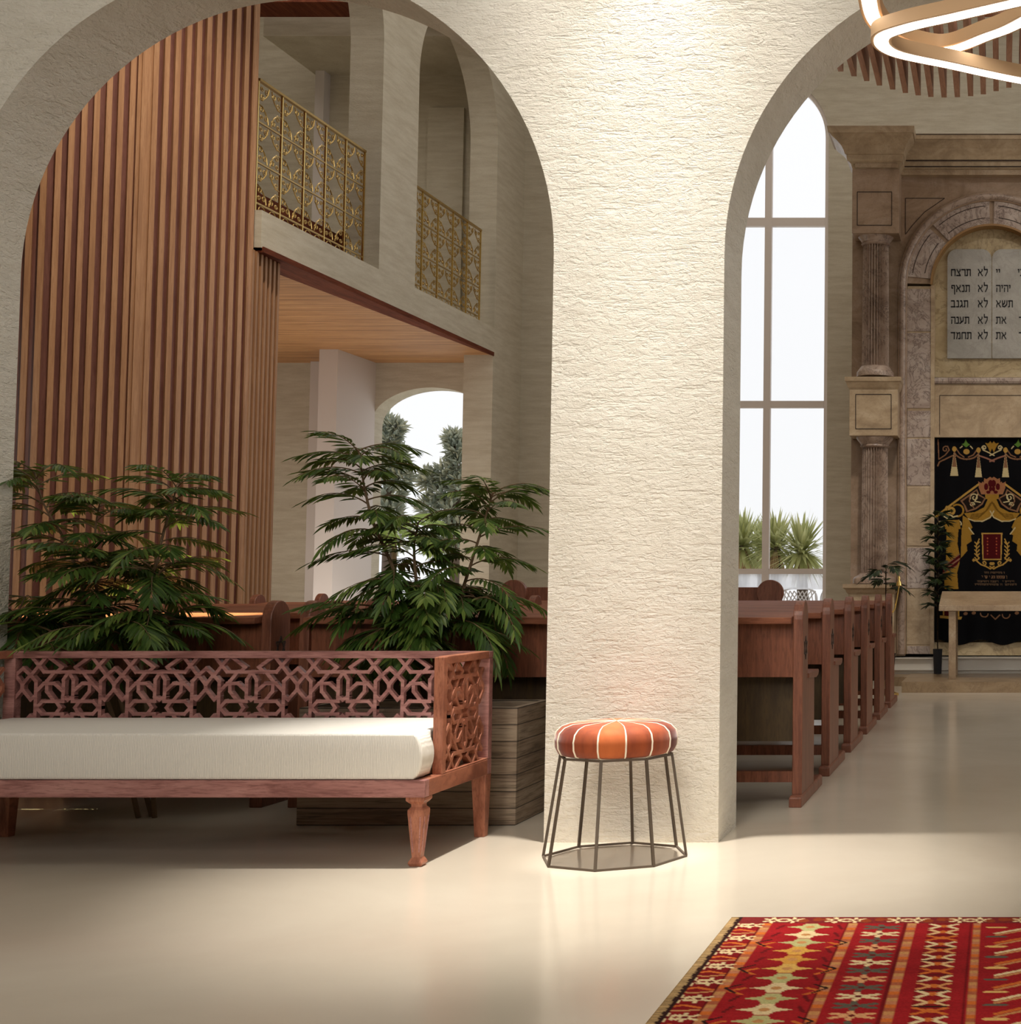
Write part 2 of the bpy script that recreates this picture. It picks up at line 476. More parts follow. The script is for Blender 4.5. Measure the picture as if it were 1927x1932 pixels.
# upper gallery: ceiling box, beam, white post
zb = PY(570, 68, YG - 1.2).z
struct(MB().box(PY(497, 60, YG - 1.2).x, XB - .35, YG - 1.2, YG, zb, ZT), 'ceiling_box', 'hall_stone', 'boxed ceiling beam over the far end of the gallery', 'ceiling')
zbm = PY(560, 11, YG - 1.6).z
struct(MB().box(-9.5, XB - .4, YG - 1.7, YG - 1.3, zbm, zbm + .2), 'trim_3', 'trim_wood', 'reddish wood beam at the top of the gallery', 'trim')
struct(MB().box(PY(595, 150, YG - .15).x, PY(612, 150, YG - .15).x, YG - .15, YG, ZF, zb), 'trim_4', 'white_plaster', 'slim white post on the gallery end wall', 'trim')
struct(MB().box(PY(806, 300, YG - .05).x, PY(874, 300, YG - .05).x, YG - .05, YG, ZF, PY(806, 206, YG).z), 'trim_5', 'hall_stone', 'flat stone panel on the gallery end wall', 'trim')

# slatted timber wall: dark boards behind lighter vertical slats
s_ = 10.9 / 9.35
foot = [(-7.9, 9.35), (-7.35, 9.42), (-6.95, 9.62)]
pA = PY(62, 1100, 9.68); pB = PY(453, 1100, 10.80)
foot = [(pA.x - .9, pA.y - .05), (pA.x - .12, pA.y - .06), (pA.x, pA.y)]
nrm = V((pB.x - pA.x, pB.y - pA.y, 0)).normalized(); out = V((nrm.y, -nrm.x, 0))
for t, bulge in ((.2, .035), (.4, .055), (.6, .055), (.8, .03), (1.0, 0)):
    q = V((pA.x, pA.y, 0)).lerp(V((pB.x, pB.y, 0)), t) + out * bulge
    foot.append((q.x, q.y))
main_end = len(foot)
pC = PY(503, 1100, 11.25)


def resample(poly, step):
    pts = [V((a, b, 0)) for a, b in poly]; res = []; carry = 0.0
    for a, b in zip(pts[:-1], pts[1:]):
        L = (b - a).length; d = (b - a) / L; t = carry
        while t < L:
            res.append((a + d * t, d)); t += step
        carry = t - L
    return res


def slat_run(poly, z0, z1, mb_back, mb_slat, step=.0745, w=.036, dep=.032):
    for a, b in zip(poly[:-1], poly[1:]):
        d = V((b[0] - a[0], b[1] - a[1], 0)).normalized(); o = V((d.y, -d.x, 0))
        q = [V((*a, 0)), V((*b, 0)), V((*b, 0)) - o * .05, V((*a, 0)) - o * .05]
        mb_back.loft([[(p.x, p.y, z0) for p in q], [(p.x, p.y, z1) for p in q]])
    for p, d in resample(poly, step):
        o = V((d.y, -d.x, 0))
        q = [p + d * (step / 2 - w / 2) if False else p - d * w / 2, p + d * w / 2, p + d * w / 2 + o * dep, p - d * w / 2 + o * dep]
        mb_slat.loft([[(c.x, c.y, z0) for c in q], [(c.x, c.y, z1) for c in q]])


bk, sl = MB(), MB()
slat_run(foot, 0, ZT - .3, bk, sl)
# one broad joint board part way along
qj = V((pA.x, pA.y, 0)).lerp(V((pB.x, pB.y, 0)), .415) + out * .05
sl.loft([[tuple(qj + nrm * u + out * v + V((0, 0, z))) for u, v in ((-.05, 0), (.05, 0), (.05, .026), (-.05, .026))] for z in (0, ZT - .3)])
# the corner is closed by one more slat
o_ = V((nrm.y, -nrm.x, 0)); p_ = V((pB.x, pB.y, 0))
sl.loft([[tuple(p_ - nrm * .03 + V((0, 0, z))), tuple(p_ + nrm * .006 + V((0, 0, z))), tuple(p_ + nrm * .006 + o_ * .032 + V((0, 0, z))), tuple(p_ - nrm * .03 + o_ * .032 + V((0, 0, z)))] for z in (0, ZT - .3)])
slat_run([(pB.x, pB.y), (pC.x, pC.y)], 0, ZS - .03, bk, sl)
ws = struct(bk, 'wall_slatted', 'slat_back_wood', 'tall dark brown timber wall covered with lighter vertical wooden slats', 'wall')
sl.build('slats', 'slat_wood', ws)

# platform and steps before the shrine
pf = PZ(1700, 1307, 0); pz = .1
struct(MB().box(PY(1702, 1300, pf.y).x, 1.6, pf.y, 14.05, 0, pz), 'floor_platform', 'platform_stone', 'low tan stone platform under the reading table', 'floor')
pk = PZ(1675, 1294, 0)
struct(MB().box(-1.25, PY(1702, 1300, pf.y).x - .004, pk.y - .05, 14.05, 0, pz * .92), 'floor_step', 'platform_stone', 'lower stone step at the side of the platform', 'floor')
zs1 = PY(1800, 1241, 14.04).z; zs0 = PY(1800, 1263, 14.02).z
struct(MB().box(-1.3, 1.15, 14.06, YN, 0, zs1 - .012).box(-1.32, 1.17, 14.03, 14.06, zs1 - .012, zs1).box(-1.32, 1.17, 14.03, 14.06, zs0 - .01, zs0), 'trim_6', 'step_white', 'white polished step below the shrine', 'trim')

# outside ground
struct(MB().box(-20, 9, YN + .3, 40, -.2, -.02), 'terrace', 'outdoor_paving', 'bright paved terrace outside the windows', 'terrace')


# ================================================================ DAYBED
def build_daybed():
    x1, x0 = -2.045, -3.985
    yf, yb = 4.93, 5.57
    zb_, zs_ = .246, .307
    t = thing('daybed', 'long mahogany daybed with star lattice back and white mattress', 'daybed', (-3.0, 5.25, 0))
    O = V((-3.0, 5.25, 0))
    L = lambda mb: mb
    def bld(mb, name, mat, par=t, **k):
        mb.v = [(a - O.x, b - O.y, c - O.z) for a, b, c in mb.v]
        return mb.build(name, mat, par, **k)
    # seat frame: front, back and side rails, slatted base
    bld(MB().box(x0, x1, yf, yf + .04, zb_, zs_).box(x0, x1, yb - .04, yb, zb_, zs_).box(x0 + .05, x1 - .05, yf + .04, yb - .04, zb_ + .03, zs_ - .004), 'seat_frame', 'daybed_wood', bevel=.003)
    for xa, xb in ((x0, x0 + .04), (x1 - .04, x1)):
        bld(MB().box(xa, xb, yf + .0405, yb - .0405, zb_, zs_), 'side_rail', 'daybed_side_wood', bevel=.003)
    # front legs: moulded capital, tapering panelled shaft, flared foot
    for lx in (x1 - .036, x0 + .036):
        prof = [(.034, zb_), (.034, zb_ - .012), (.027, zb_ - .02), (.020, zb_ - .026), (.020, zb_ - .036), (.029, zb_ - .046), (.029, zb_ - .058), (.016, .035), (.016, .032), (.024, .018), (.026, .012), (.020, 0)]
        m = MB().loft([[(lx - r, yf + .04 - r, z), (lx + r, yf + .04 - r, z), (lx + r, yf + .04 + r, z), (lx - r, yf + .04 + r, z)] for r, z in prof])
        leg = bld(m, 'leg', 'daybed_side_wood', bevel=.0015)
        f = MB()
        for sx, sy, ax in ((0, -1, 0), (1, 0, 1), (-1, 0, 1)):
            for e in (-1, 1):
                pts = []
                for z, r in ((.176, .0285), (.05, .0172)):
                    k = r * .62 * e
                    pts.append((lx + (k if ax == 0 else sx * r), yf + .04 + (sy * r if ax == 0 else k), z))
                f.bar(pts[0], pts[1], .004, .004)
        bld(f, 'leg_moulding', 'daybed_wood', leg)
    for lx, s in ((x1, -1), (x0, 1)):
        m = MB()
        r0, r1 = .058, .04
        a = [lx, lx + s * r0]; b = [lx + s * .006, lx + s * (.006 + r1)]
        m.loft([[(min(b), yb - .035 - .012, 0), (max(b), yb - .047, 0), (max(b), yb - .008, 0), (min(b), yb - .008, 0)],
                [(min(a), yb - .062, zb_), (max(a), yb - .062, zb_), (max(a), yb, zb_), (min(a), yb, zb_)]])
        bld(m, 'leg', 'daybed_side_wood', bevel=.002)
    # back frame and lattice
    zt = .734
    bld(MB().box(x0, x1, yb - .042, yb, zt - .028, zt).box(x0, x0 + .045, yb - .042, yb, zs_, zt - .0281).box(x1 - .045, x1, yb - .042, yb, zs_, zt - .0281), 'back_frame', 'daybed_wood', bevel=.003)
    U = 1 / 3483.0

    def cell():
        P = lambda *q: [(x - 593, 845 - y) for x, y in q]
        half = [P((-440 + 593 - 10, 845), (143, 480), (65, 395)),                         # upright then into the corner
                P((80, 150), (250, 350)), P((265, 150), (70, 395)), P((315, 150), (500, 283), (430, 350)),
                P((250, 350), (593, 350)), P((593, 350), (525, 460), (525, 690), (593, 735)),
                P((395, 350), (292, 480), (297, 620), (400, 750)), P((150, 620), (255, 510), (400, 510), (515, 610)),
                P((525, 690), (525, 760)), P((160, 845), (240, 757), (530, 757)), P((430, 757), (490, 845))]
        segs = []
        for pl_ in half:
            for a, b in zip(pl_[:-1], pl_[1:]): segs.append((a, b))
        # narrow bay between two rosettes (left side)
        n = [P((-47, 300), (60, 395), (-47, 525)), P((60, 395), (143, 480)), P((-47, 590), (78, 735), (140, 680)), P((-47, 520), (-47, 600))]
        for pl_ in n:
            for a, b in zip(pl_[:-1], pl_[1:]): segs.append((a, b))
        full = []
        for a, b in segs:
            for sx in (1, -1):
                for sy in (1, -1):
                    full.append(((a[0] * sx, a[1] * sy), (b[0] * sx, b[1] * sy)))
        return full
    segs = cell()

    def clip(a, b, lo, hi):
        if a[0] > b[0]: a, b = b, a
        if b[0] <= lo or a[0] >= hi: return None
        def at(x):
            k = (x - a[0]) / (b[0] - a[0]) if b[0] != a[0] else 0
            return (x, a[1] + (b[1] - a[1]) * k)
        if a[0] < lo: a = at(lo)
        if b[0] > hi: b = at(hi)
        return a, b

    def lattice(centres, lo, hi, zc_, put, up, thick, sc=1.0):
        m = MB(); seen = set(); cnt = 0
        for c in centres:
            for a, b in segs:
                q = clip((c + a[0] * U * sc, a[1] * U), (c + b[0] * U * sc, b[1] * U), lo, hi)
                if not q: continue
                a2, b2 = q
                key = tuple(sorted(((round(a2[0], 3), round(a2[1], 3)), (round(b2[0], 3), round(b2[1], 3)))))
                if key in seen: continue
                seen.add(key)
                d = V((b2[0] - a2[0], b2[1] - a2[1], 0))
                if d.length < .002: continue
                d = d.normalized() * .0062; cnt += 1
                m.bar(put(a2[0] - d.x, zc_ + a2[1] - d.y), put(b2[0] + d.x, zc_ + b2[1] + d.y), .0135, thick * (1 + .004 * (cnt % 37)), up)
        return m
    zc_ = .509
    yl = yb - .021
    bld(lattice([-2.266 - .3665 * k for k in range(-1, 6)], x0 + .044, x1 - .044, zc_, lambda a, z: (a, yl, z), (0, 1, 0), .022), 'back_lattice', 'daybed_wood')
    # arms
    ya = 5.08
    for xa, lab in ((x1 - .0375, None), (x0, None)):
        xb = xa + .037
        bld(MB().box(xa, xb, ya, ya + .036, zs_, zt).box(xa, xb, ya + .0361, yb - .0421, zt - .028, zt + .002).box(xa, xb, ya + .0361, yb - .0421, zs_, zs_ + .006), 'arm_frame', 'daybed_side_wood', bevel=.003)
        bld(lattice([5.302], ya + .034, yb - .04, zc_, lambda a, z: (xa + .0185, a, z), (1, 0, 0), .024), 'arm_lattice', 'daybed_side_wood')
    # mattress: pillowy block
    mx0, mx1, my0, my1, mz0, mz1 = x0 + .045, x1 - .045, yf + .004, yb - .046, zs_ + .001, .471
    nx, ny, nz = 60, 12, 8
    bm = bmesh.new()
    bmesh.ops.create_cube(bm, size=1)
    bmesh.ops.subdivide_edges(bm, edges=bm.edges[:], cuts=11, use_grid_fill=True)
    cx, cy_, cz = (mx0 + mx1) / 2, (my0 + my1) / 2, (mz0 + mz1) / 2
    for v in bm.verts:
        x, y, z = v.co * 2
        X = cx + x * (mx1 - mx0) / 2; Y = cy_ + y * (my1 - my0) / 2; Z = cz + z * (mz1 - mz0) / 2
        side = 1 - z * z
        if abs(x) > .98 and Y < 5.06: X += math.copysign(.034 * side ** .7, x)
        if y < -.98: Y -= .006 * side
        if z > .98: Z += .004 * (1 - x ** 8) * (1 - y ** 4)
        v.co = (X - O.x, Y - O.y, Z)
    me = bpy.data.meshes.new('mattress'); bm.to_mesh(me); bm.free(); me.materials.append(MATS['mattress_fabric'])
    o = bpy.data.objects.new('mattress', me); COL.objects.link(o); o.parent = t
    b = o.modifiers.new('edge', 'BEVEL'); b.width = .008; b.segments = 3; b.limit_method = 'ANGLE'; b.angle_limit = R(50)
    me.polygons.foreach_set('use_smooth', [True] * len(me.polygons)); me.set_sharp_from_angle(angle=R(60))
    o['label'] = 'thick white ribbed fabric mattress'
    return t


build_daybed()


# ================================================================ STOOL
def build_stool():
    cx, cy = -1.4215, 5.125
    t = thing('stool', 'round rust velvet stool on dark wire frame in front of the stone pier', 'stool', (cx, cy, 0))
    rb, rt, zt = .262, .205, .375
    off = R(91.0)
    ang = [off + k * pi / 4 for k in range(8)]
    B = [V((rb * cos(a), rb * sin(a), .004)) for a in ang]
    T = [V((rt * cos(a), rt * sin(a), zt)) for a in ang]
    for k in range(8):
        MB().bar(B[k], T[k], .010, .008, (cos(ang[k]), sin(ang[k]), .2)).build('leg', 'stool_metal', t)
    m = MB(); m2 = MB()
    for k in range(8):
        m.bar(B[k], B[(k + 1) % 8], .007, .008); m2.bar(T[k], T[(k + 1) % 8], .008, .008)
    m.build('base_ring', 'stool_metal', t); m2.build('seat_ring', 'stool_metal', t)
    # cushion: eight-sided soft drum, twelve gores
    prof = [(.0, zt + .004), (.185, zt + .004), (.208, zt + .012), (.219, zt + .034), (.221, zt + .062), (.214, zt + .088), (.196, zt + .106), (.165, zt + .117), (.10, zt + .121), (.004, zt + .122)]
    n = 96
    g = 14
    def gore(k0, k1):
        m = MB(); vs = []; fs = []
        ks = list(range(k0, k1 + 1))
        for r, z in prof:
            for k in ks:
                a = 2 * pi * k / (g * 8) + .2
                u = (k - k0) / (k1 - k0)
                rr = r * (1 - .012 * (2 * u - 1) ** 4) * (1 - .012 * (1 - cos(8 * (a - off))) / 2)
                vs.append((rr * cos(a), rr * sin(a), z))
        w = len(ks)
        for i in range(len(prof) - 1):
            for j in range(w - 1):
                fs.append((i * w + j, i * w + j + 1, (i + 1) * w + j + 1, (i + 1) * w + j))
        return m.add(vs, fs)
    cu = None
    allg = MB()
    cushion = bpy.data.objects.new('cushion', None)
    pm = MB()
    me_all = [MB(), MB(), MB()]
    for i in range(g):
        q = gore(i * 8, i * 8 + 8)
        me_all[(0, 2, 0, 2, 0, 0, 2, 0, 1, 0, 2, 0, 0, 1)[i]].add(q.v, q.f)
        a = 2 * pi * i / g + .2
        pts = [((r + .002) * (1 - .012) * (1 - .012 * (1 - cos(8 * (a - off))) / 2) * cos(a), (r + .002) * .988 * (1 - .012 * (1 - cos(8 * (a - off))) / 2) * sin(a), z + .001) for r, z in prof[1:]]
        pm.tube(pts, [.0032 if k_ < 5 else max(.0008, .0032 - .0008 * (k_ - 4)) for k_ in range(len(pts))], 6)
    cu = me_all[0].build('cushion', 'stool_rust', t, smooth=True)
    # further gore colours of the same cushion
    base = cu.data
    base.materials.append(MATS['stool_dark']); base.materials.append(MATS['stool_orange'])
    bm = bmesh.new(); bm.from_mesh(base)
    for idx, mbx in ((1, me_all[1]), (2, me_all[2])):
        vv = [bm.verts.new(p) for p in mbx.v]
        for f in mbx.f:
            try:
                nf = bm.faces.new([vv[i] for i in f]); nf.material_index = idx; nf.smooth = True
            except Exception: pass
    bmesh.ops.remove_doubles(bm, verts=bm.verts, dist=.0004)
    bmesh.ops.recalc_face_normals(bm, faces=bm.faces)
    bm.to_mesh(base); bm.free()
    pm.build('piping', 'piping_white', cu, smooth=True)


build_stool()


# ================================================================ PAINTED WEAVES
class Canvas:
    def __init__(s, w, h, col):
        s.w, s.h = w, h; s.a = np.empty((h, w, 3), np.float32); s.a[:] = col
        s.yy, s.xx = np.mgrid[0:h, 0:w].astype(np.float32)

    def _win(s, x0, x1, y0, y1):
        x0 = max(0, int(x0)); y0 = max(0, int(y0)); x1 = min(s.w, int(x1) + 2); y1 = min(s.h, int(y1) + 2)
        return (slice(y0, y1), slice(x0, x1)) if x1 > x0 and y1 > y0 else None

    def poly(s, pts, c):
        xs = [p[0] for p in pts]; ys = [p[1] for p in pts]
        w = s._win(min(xs), max(xs), min(ys), max(ys))
        if not w: return
        X, Y = s.xx[w], s.yy[w]; ins = np.zeros(X.shape, bool)
        for (x0, y0), (x1, y1) in zip(pts, pts[1:] + pts[:1]):
            if y0 == y1: continue
            ins ^= ((y0 > Y) != (y1 > Y)) & (X < (x1 - x0) * (Y - y0) / (y1 - y0) + x0)
        s.a[w][ins] = c

    def line(s, pts, width, c):
        r = width / 2
        for (x0, y0), (x1, y1) in zip(pts[:-1], pts[1:]):
            w = s._win(min(x0, x1) - r, max(x0, x1) + r, min(y0, y1) - r, max(y0, y1) + r)
            if not w: continue
            X, Y = s.xx[w], s.yy[w]; dx, dy = x1 - x0, y1 - y0; q = dx * dx + dy * dy + 1e-9
            t = np.clip(((X - x0) * dx + (Y - y0) * dy) / q, 0, 1)
            s.a[w][(X - x0 - t * dx) ** 2 + (Y - y0 - t * dy) ** 2 <= r * r] = c

    def dot(s, x, y, rx, ry, c):
        w = s._win(x - rx, x + rx, y - ry, y + ry)
        if not w: return
        s.a[w][((s.xx[w] - x) / rx) ** 2 + ((s.yy[w] - y) / ry) ** 2 <= 1] = c


def weave_mesh(name, cv, put, mat):
    h, w = cv.h, cv.w
    vs = np.array([put(i / (w - 1), j / (h - 1)) for j in range(h) for i in range(w)], np.float32)
    idx = np.arange(h * w).reshape(h, w)
    q = np.stack([idx[:-1, :-1], idx[1:, :-1], idx[1:, 1:], idx[:-1, 1:]], -1).reshape(-1, 4)
    me = bpy.data.meshes.new(name)
    me.vertices.add(h * w); me.vertices.foreach_set('co', vs.ravel())
    me.loops.add(q.size); me.loops.foreach_set('vertex_index', q.ravel().astype(np.int32))
    me.polygons.add(len(q)); me.polygons.foreach_set('loop_start', np.arange(0, q.size, 4, dtype=np.int32))
    me.update(calc_edges=True)
    ca = me.color_attributes.new('weave', 'FLOAT_COLOR', 'POINT')
    ca.data.foreach_set('color', np.concatenate([cv.a.reshape(-1, 3), np.ones((h * w, 1), np.float32)], 1).ravel())
    me.materials.append(MATS[mat]); me.validate()
    o = bpy.data.objects.new(name, me); COL.objects.link(o)
    return o


def build_rug():
    rx0, ry1, W, H = -.805, 4.172, 1.85, 2.5
    step = .0052
    w, h = int(W / step), int(H / step)
    red, dred, cream, tan_, orange, grey, black, green = sr(152, 26, 30), sr(106, 20, 22), sr(226, 200, 152), sr(196, 138, 84), sr(204, 106, 44), sr(92, 88, 74), sr(48, 24, 20), sr(188, 180, 122)
    cv = Canvas(w, h, red)
    rr = random.Random(3)
    m = 1 / step
    # abrash
    for j in range(h):
        k = 1 + .10 * sin(j * .045) + .06 * sin(j * .21 + 1) + rr.uniform(-.05, .05)
        cv.a[j] *= k

    def flower(x, y, sx, sy, c):
        for dx, dy in ((-1, -.55), (1, -.55), (-1, .55), (1, .55), (-.1, -1), (-.1, 1)):
            cv.line([(x + dx * sx * .25, y + dy * sy * .25), (x + dx * sx, y + dy * sy)], max(2.2, sx * .36), c)
        cv.dot(x, y, 1.6, 1.6, dred)
    X = lambda a: a * m
    half = [.055, .125, .25, .375, .458, .545, .635, .735]
    cols = [(a, 0) for a in half] + [(W - a, 1) for a in half]
    # dark ground of the outer flower columns
    for a in (.055, W - .055):
        cv.a[:, int(X(a - .045)):int(X(a + .055))] *= .72
    for a in (.635, W - .635):
        cv.a[:, int(X(a - .04)):int(X(a + .04))] *= .72
    # narrow guard lines
    for a in (.125, .375, .545, .735):
        for xx in (a, W - a):
            for j in range(0, h):
                c = (tan_, sr(190, 120, 84), orange, sr(170, 92, 60))[(j // 5 + int(a * 90)) % 4]
                cv.a[j, int(X(xx) - 2.2):int(X(xx) + 2.2)] = c
            cv.a[:, int(X(xx) - 4):int(X(xx) - 2.4)] *= .5
    y = .10
    k = 0
    while y < H - .08:
        for xx in (.055, W - .055):
            flower(X(xx) - 3.6, y * m, 5.2, 5.6, cream); flower(X(xx) + 4.6, y * m, 5.2, 5.6, cream)
            cv.line([(X(xx) - 8, (y + .07) * m), (X(xx), (y + .05) * m), (X(xx) + 8, (y + .07) * m)], 2.4, orange)
            cv.line([(X(xx) - 8, (y + .085) * m), (X(xx), (y + .095) * m), (X(xx) + 8, (y + .085) * m)], 2, tan_)
        y += .142
    y = .12; k = 0
    while y < H - .08:
        c = (green, cream, green, sr(214, 160, 74), sr(208, 150, 66), sr(216, 170, 90), green, cream)[k % 8]
        for xx in (.25, W - .25):
            px, py = X(xx), y * m
            cv.poly([(px - 13, py), (px - 5, py - 3), (px - 3, py - 8), (px + 3, py - 8), (px + 5, py - 3), (px + 13, py), (px + 5, py + 3), (px + 3, py + 8), (px - 3, py + 8), (px - 5, py + 3)], c)
            cv.dot(px, py, 2.5, 2.5, tan_)
            if k % 8 in (2, 7, 5):
                for e in (-1, 1):
                    cv.line([(px + e * 15, py), (px + e * 21, py + 5), (px + e * 15, py + 10)], 2.2, orange)
                    cv.line([(px + e * 17, py - 6), (px + e * 24, py), (px + e * 18, py + 8)], 1.6, black)
            else:
                for e in (-1, 1): cv.line([(px + e * 15, py - 4), (px + e * 18, py + 4)], 2, dred)
        y += .086; k += 1
    y = .125; k = 0
    while y < H - .08:
        c = (grey, cream, grey, sr(220, 160, 110))[k % 4]
        for xx in (.458, W - .458):
            flower(X(xx), y * m, 8.6, 5.4, c)
        y += .074; k += 1
    y = .11; k = 0
    while y < H - .08:
        for xx in (.635, W - .635):
            px, py = X(xx), y * m
            c = (cream, sr(224, 184, 130), orange, cream, sr(214, 150, 90))[k % 5]
            for e in (-1, 1):
                cv.line([(px + e * 2, py), (px + e * 7, py - 4)], 2.6, c); cv.line([(px + e * 2, py + 1), (px + e * 7, py + 5)], 2.6, c)
            cv.dot(px, py, 2, 3, orange)
            if k % 2: cv.line([(px - 7, py + 7), (px + 7, py + 7)], 1.6, black)
        y += .066; k += 1
    # central field: stepped diamonds and small combs
    y = .14
    k = 0
    while y < H - .1:
        for xx in (.86, W - .86):
            px, py = X(xx), y * m
            cv.line([(px - 14, py + 10), (px, py), (px + 14, py + 10)], 2.8, (cream, orange)[k % 2])
            cv.line([(px - 14, py + 14), (px, py + 4), (px + 14, py + 14)], 2.2, tan_)
            cv.line([(px - 18, py - 3), (px - 10, py - 3)], 3.4, (sr(222, 176, 104), grey)[k % 2])
        y += .105; k += 1
    # end borders with paired flowers
    for j0, j1 in ((0, int(.08 * m)), (h - int(.08 * m), h)):
        cv.a[j0:j1, int(.012 * m):w - int(.012 * m)] = np.array(dred) * .95 + np.array([.05, .012, .01])
        jc = (j0 + j1) / 2
        a = .16
        while a < W - .05:
            flower(X(a) - 5.5, jc, 5, 5.5, cream); flower(X(a) + 6, jc, 5, 5.5, cream)
            for q in (.06, .1, .13): cv.dot(X(a + q), jc + 2 * sin(40 * q), 3, 4, sr(140, 60, 30))
            a += .183
    # side selvedge
    for j in range(h):
        c = np.array(sr(186, 152, 104)) * rr.uniform(.55, 1.1)
        cv.a[j, 0:5] = c; cv.a[j, w - 5:] = c
        cv.a[j, 4 + rr.randint(0, 1):7] = black
    o = weave_mesh('rug', cv, lambda u, v: (rx0 + u * W, ry1 - v * H, .009), 'rug_wool')
    # give the rug its thickness
    so = o.modifiers.new('thickness', 'SOLIDIFY'); so.thickness = .008; so.offset = -1
    tag(o, 'red woven tribal rug with rows of cream and orange motifs on the floor', 'rug')


build_rug()


# ================================================================ PLANTER BOX
def build_planter():
    x0, x1, y0, y1, z = -2.934, -2.022, 5.79, 6.20, .487
    t = thing('planter_box', 'long grey veined wood planter box behind the daybed', 'planter', ((x0 + x1) / 2, (y0 + y1) / 2, 0))
    a, b = (x1 - x0) / 2, (y1 - y0) / 2; w = .03
    m = MB().box(-a, a, -b, -b + w, 0, z).box(-a, a, b - w, b, 0, z).box(-a, -a + w, -b + w, b - w, 0, z).box(a - w, a, -b + w, b - w, 0, z).box(-a + w, a - w, -b + w, b - w, 0, .02)
    m.build('box', 'planter_wood', t, bevel=.003)
    m = MB(); n = 14
    vs = [(-a + w + 2 * (a - w) * i / n, -b + w + 2 * (b - w) * j / 6, z - .05 + random.uniform(-.01, .01)) for j in range(7) for i in range(n + 1)]
    fs = [(j * (n + 1) + i, j * (n + 1) + i + 1, (j + 1) * (n + 1) + i + 1, (j + 1) * (n + 1) + i) for j in range(6) for i in range(n)]
    m.add(vs, fs).build('soil', 'soil', t, smooth=True)


build_planter()


# ================================================================ PALMS
def spline(pts, n):
    pts = [V(p) for p in pts]; out_ = []
    m = len(pts)
    for i in range(m - 1):
        p0, p1, p2, p3 = pts[max(i - 1, 0)], pts[i], pts[i + 1], pts[min(i + 2, m - 1)]
        for k in range(n):
            t = k / n
            out_.append(.5 * ((2 * p1) + (p2 - p0) * t + (2 * p0 - 5 * p1 + 4 * p2 - p3) * t * t + (3 * p1 - p0 - 3 * p2 + p3) * t ** 3))
    out_.append(pts[-1])
    return out_


def leaflet(mb, base, d, up, length, width):
    d = d.normalized(); s = d.cross(up)
    if s.length < 1e-4: s = d.cross(V((1, 0, 0)))
    s.normalize(); nrm_ = s.cross(d).normalized()
    m1 = base + d * length * .38; tip = base + d * length - nrm_ * length * .10
    c = m1 - nrm_ * width * .18
    mb.add([base, m1 + s * width / 2 , c, m1 - s * width / 2, tip, base + d * length * .72 + s * width * .34 - nrm_ * length * .03, base + d * length * .72 - s * width * .34 - nrm_ * length * .03],
           [(0, 1, 2), (0, 2, 3), (1, 5, 2), (2, 5, 4), (2, 4, 6), (3, 2, 6)])


def frond(leaf, wood_, base, az, length, elev, droop, pairs, lw, ll, rng):
    d = V((cos(az) * cos(elev), sin(az) * cos(elev), sin(elev)))
    pts = []; p = V(base); n = 9
    e = elev
    for i in range(n + 1):
        pts.append(p.copy())
        dd = V((cos(az) * cos(e), sin(az) * cos(e), sin(e)))
        p = p + dd * length / n; e -= droop / n
    wood_.tube(pts, [.0035 * (1 - .75 * i / n) for i in range(n + 1)], 4)
    side = V((-sin(az), cos(az), 0))
    for k in range(pairs):
        t = .18 + .8 * k / (pairs - 1)
        f = t * n; i = min(int(f), n - 1); q = pts[i].lerp(pts[i + 1], f - i); dd = (pts[i + 1] - pts[i]).normalized()
        up = side.cross(dd) * -1
        if up.z < 0: up = -up
        L = ll * (.55 + .9 * sin(pi * min(1, .12 + t * .82))) * rng.uniform(.85, 1.12) * .72
        for sgn in (-1, 1):
            ld = dd * (.62 + .5 * t) + side * sgn * (.95 - .35 * t) - V((0, 0, 1)) * rng.uniform(.12, .42)
            leaflet(leaf, q, ld, up, L, lw * rng.uniform(.85, 1.15))
    leaflet(leaf, pts[-1], pts[-1] - pts[-2], V((0, 0, 1)), ll * .8, lw)


def build_palm(label, loc, stems, low, seed, bark='stem_bark', leafmat='palm_leaf'):
    rng = random.Random(seed)
    t = thing('bamboo_palm', label, 'plant', loc, group='bamboo palms behind the daybed')
    O = V(loc)
    for st, nf, fl in stems:
        pts = spline([V(p) - O for p in st], 6); nf = int(nf * 1.75)
        wood_, lf = MB(), MB()
        n = len(pts)
        wood_.tube(pts, [.011 - .008 * i / (n - 1) for i in range(n)], 7)
        L = sum((b - a).length for a, b in zip(pts[:-1], pts[1:]))
        for k in range(nf):
            u = .42 + .58 * (k / (nf - 1)) ** .9
            f = u * (n - 1); i = min(int(f), n - 2); q = pts[i].lerp(pts[i + 1], f - i)
            az = k * 2.4 + rng.uniform(-.4, .4) + seed
            frond(lf, wood_, q, az, fl * rng.uniform(.8, 1.15) * (1.1 - .28 * u), .55 * u + rng.uniform(-.1, .25), rng.uniform(.75, 1.25), 12, .0165, .115, rng)
        wood_.build('stem', bark, t, smooth=True)
        lf.build('foliage', leafmat, t, fixn=False)
    wood_, lf = MB(), MB()
    for (px, py, y), n_, fl in low:
        c = PY(px, py, y) - O
        for k in range(int(n_ * 1.7)):
            az = rng.uniform(0, 2 * pi)
            frond(lf, wood_, c + V((rng.uniform(-.05, .05), rng.uniform(-.06, .06), rng.uniform(-.05, .05))), az, fl * rng.uniform(.75, 1.2), rng.uniform(.0, .75), rng.uniform(.8, 1.6), 12, .018, .13, rng)
    wood_.build('lower_stalks', bark, t)
    lf.build('lower_foliage', leafmat, t, fixn=False)
    return t


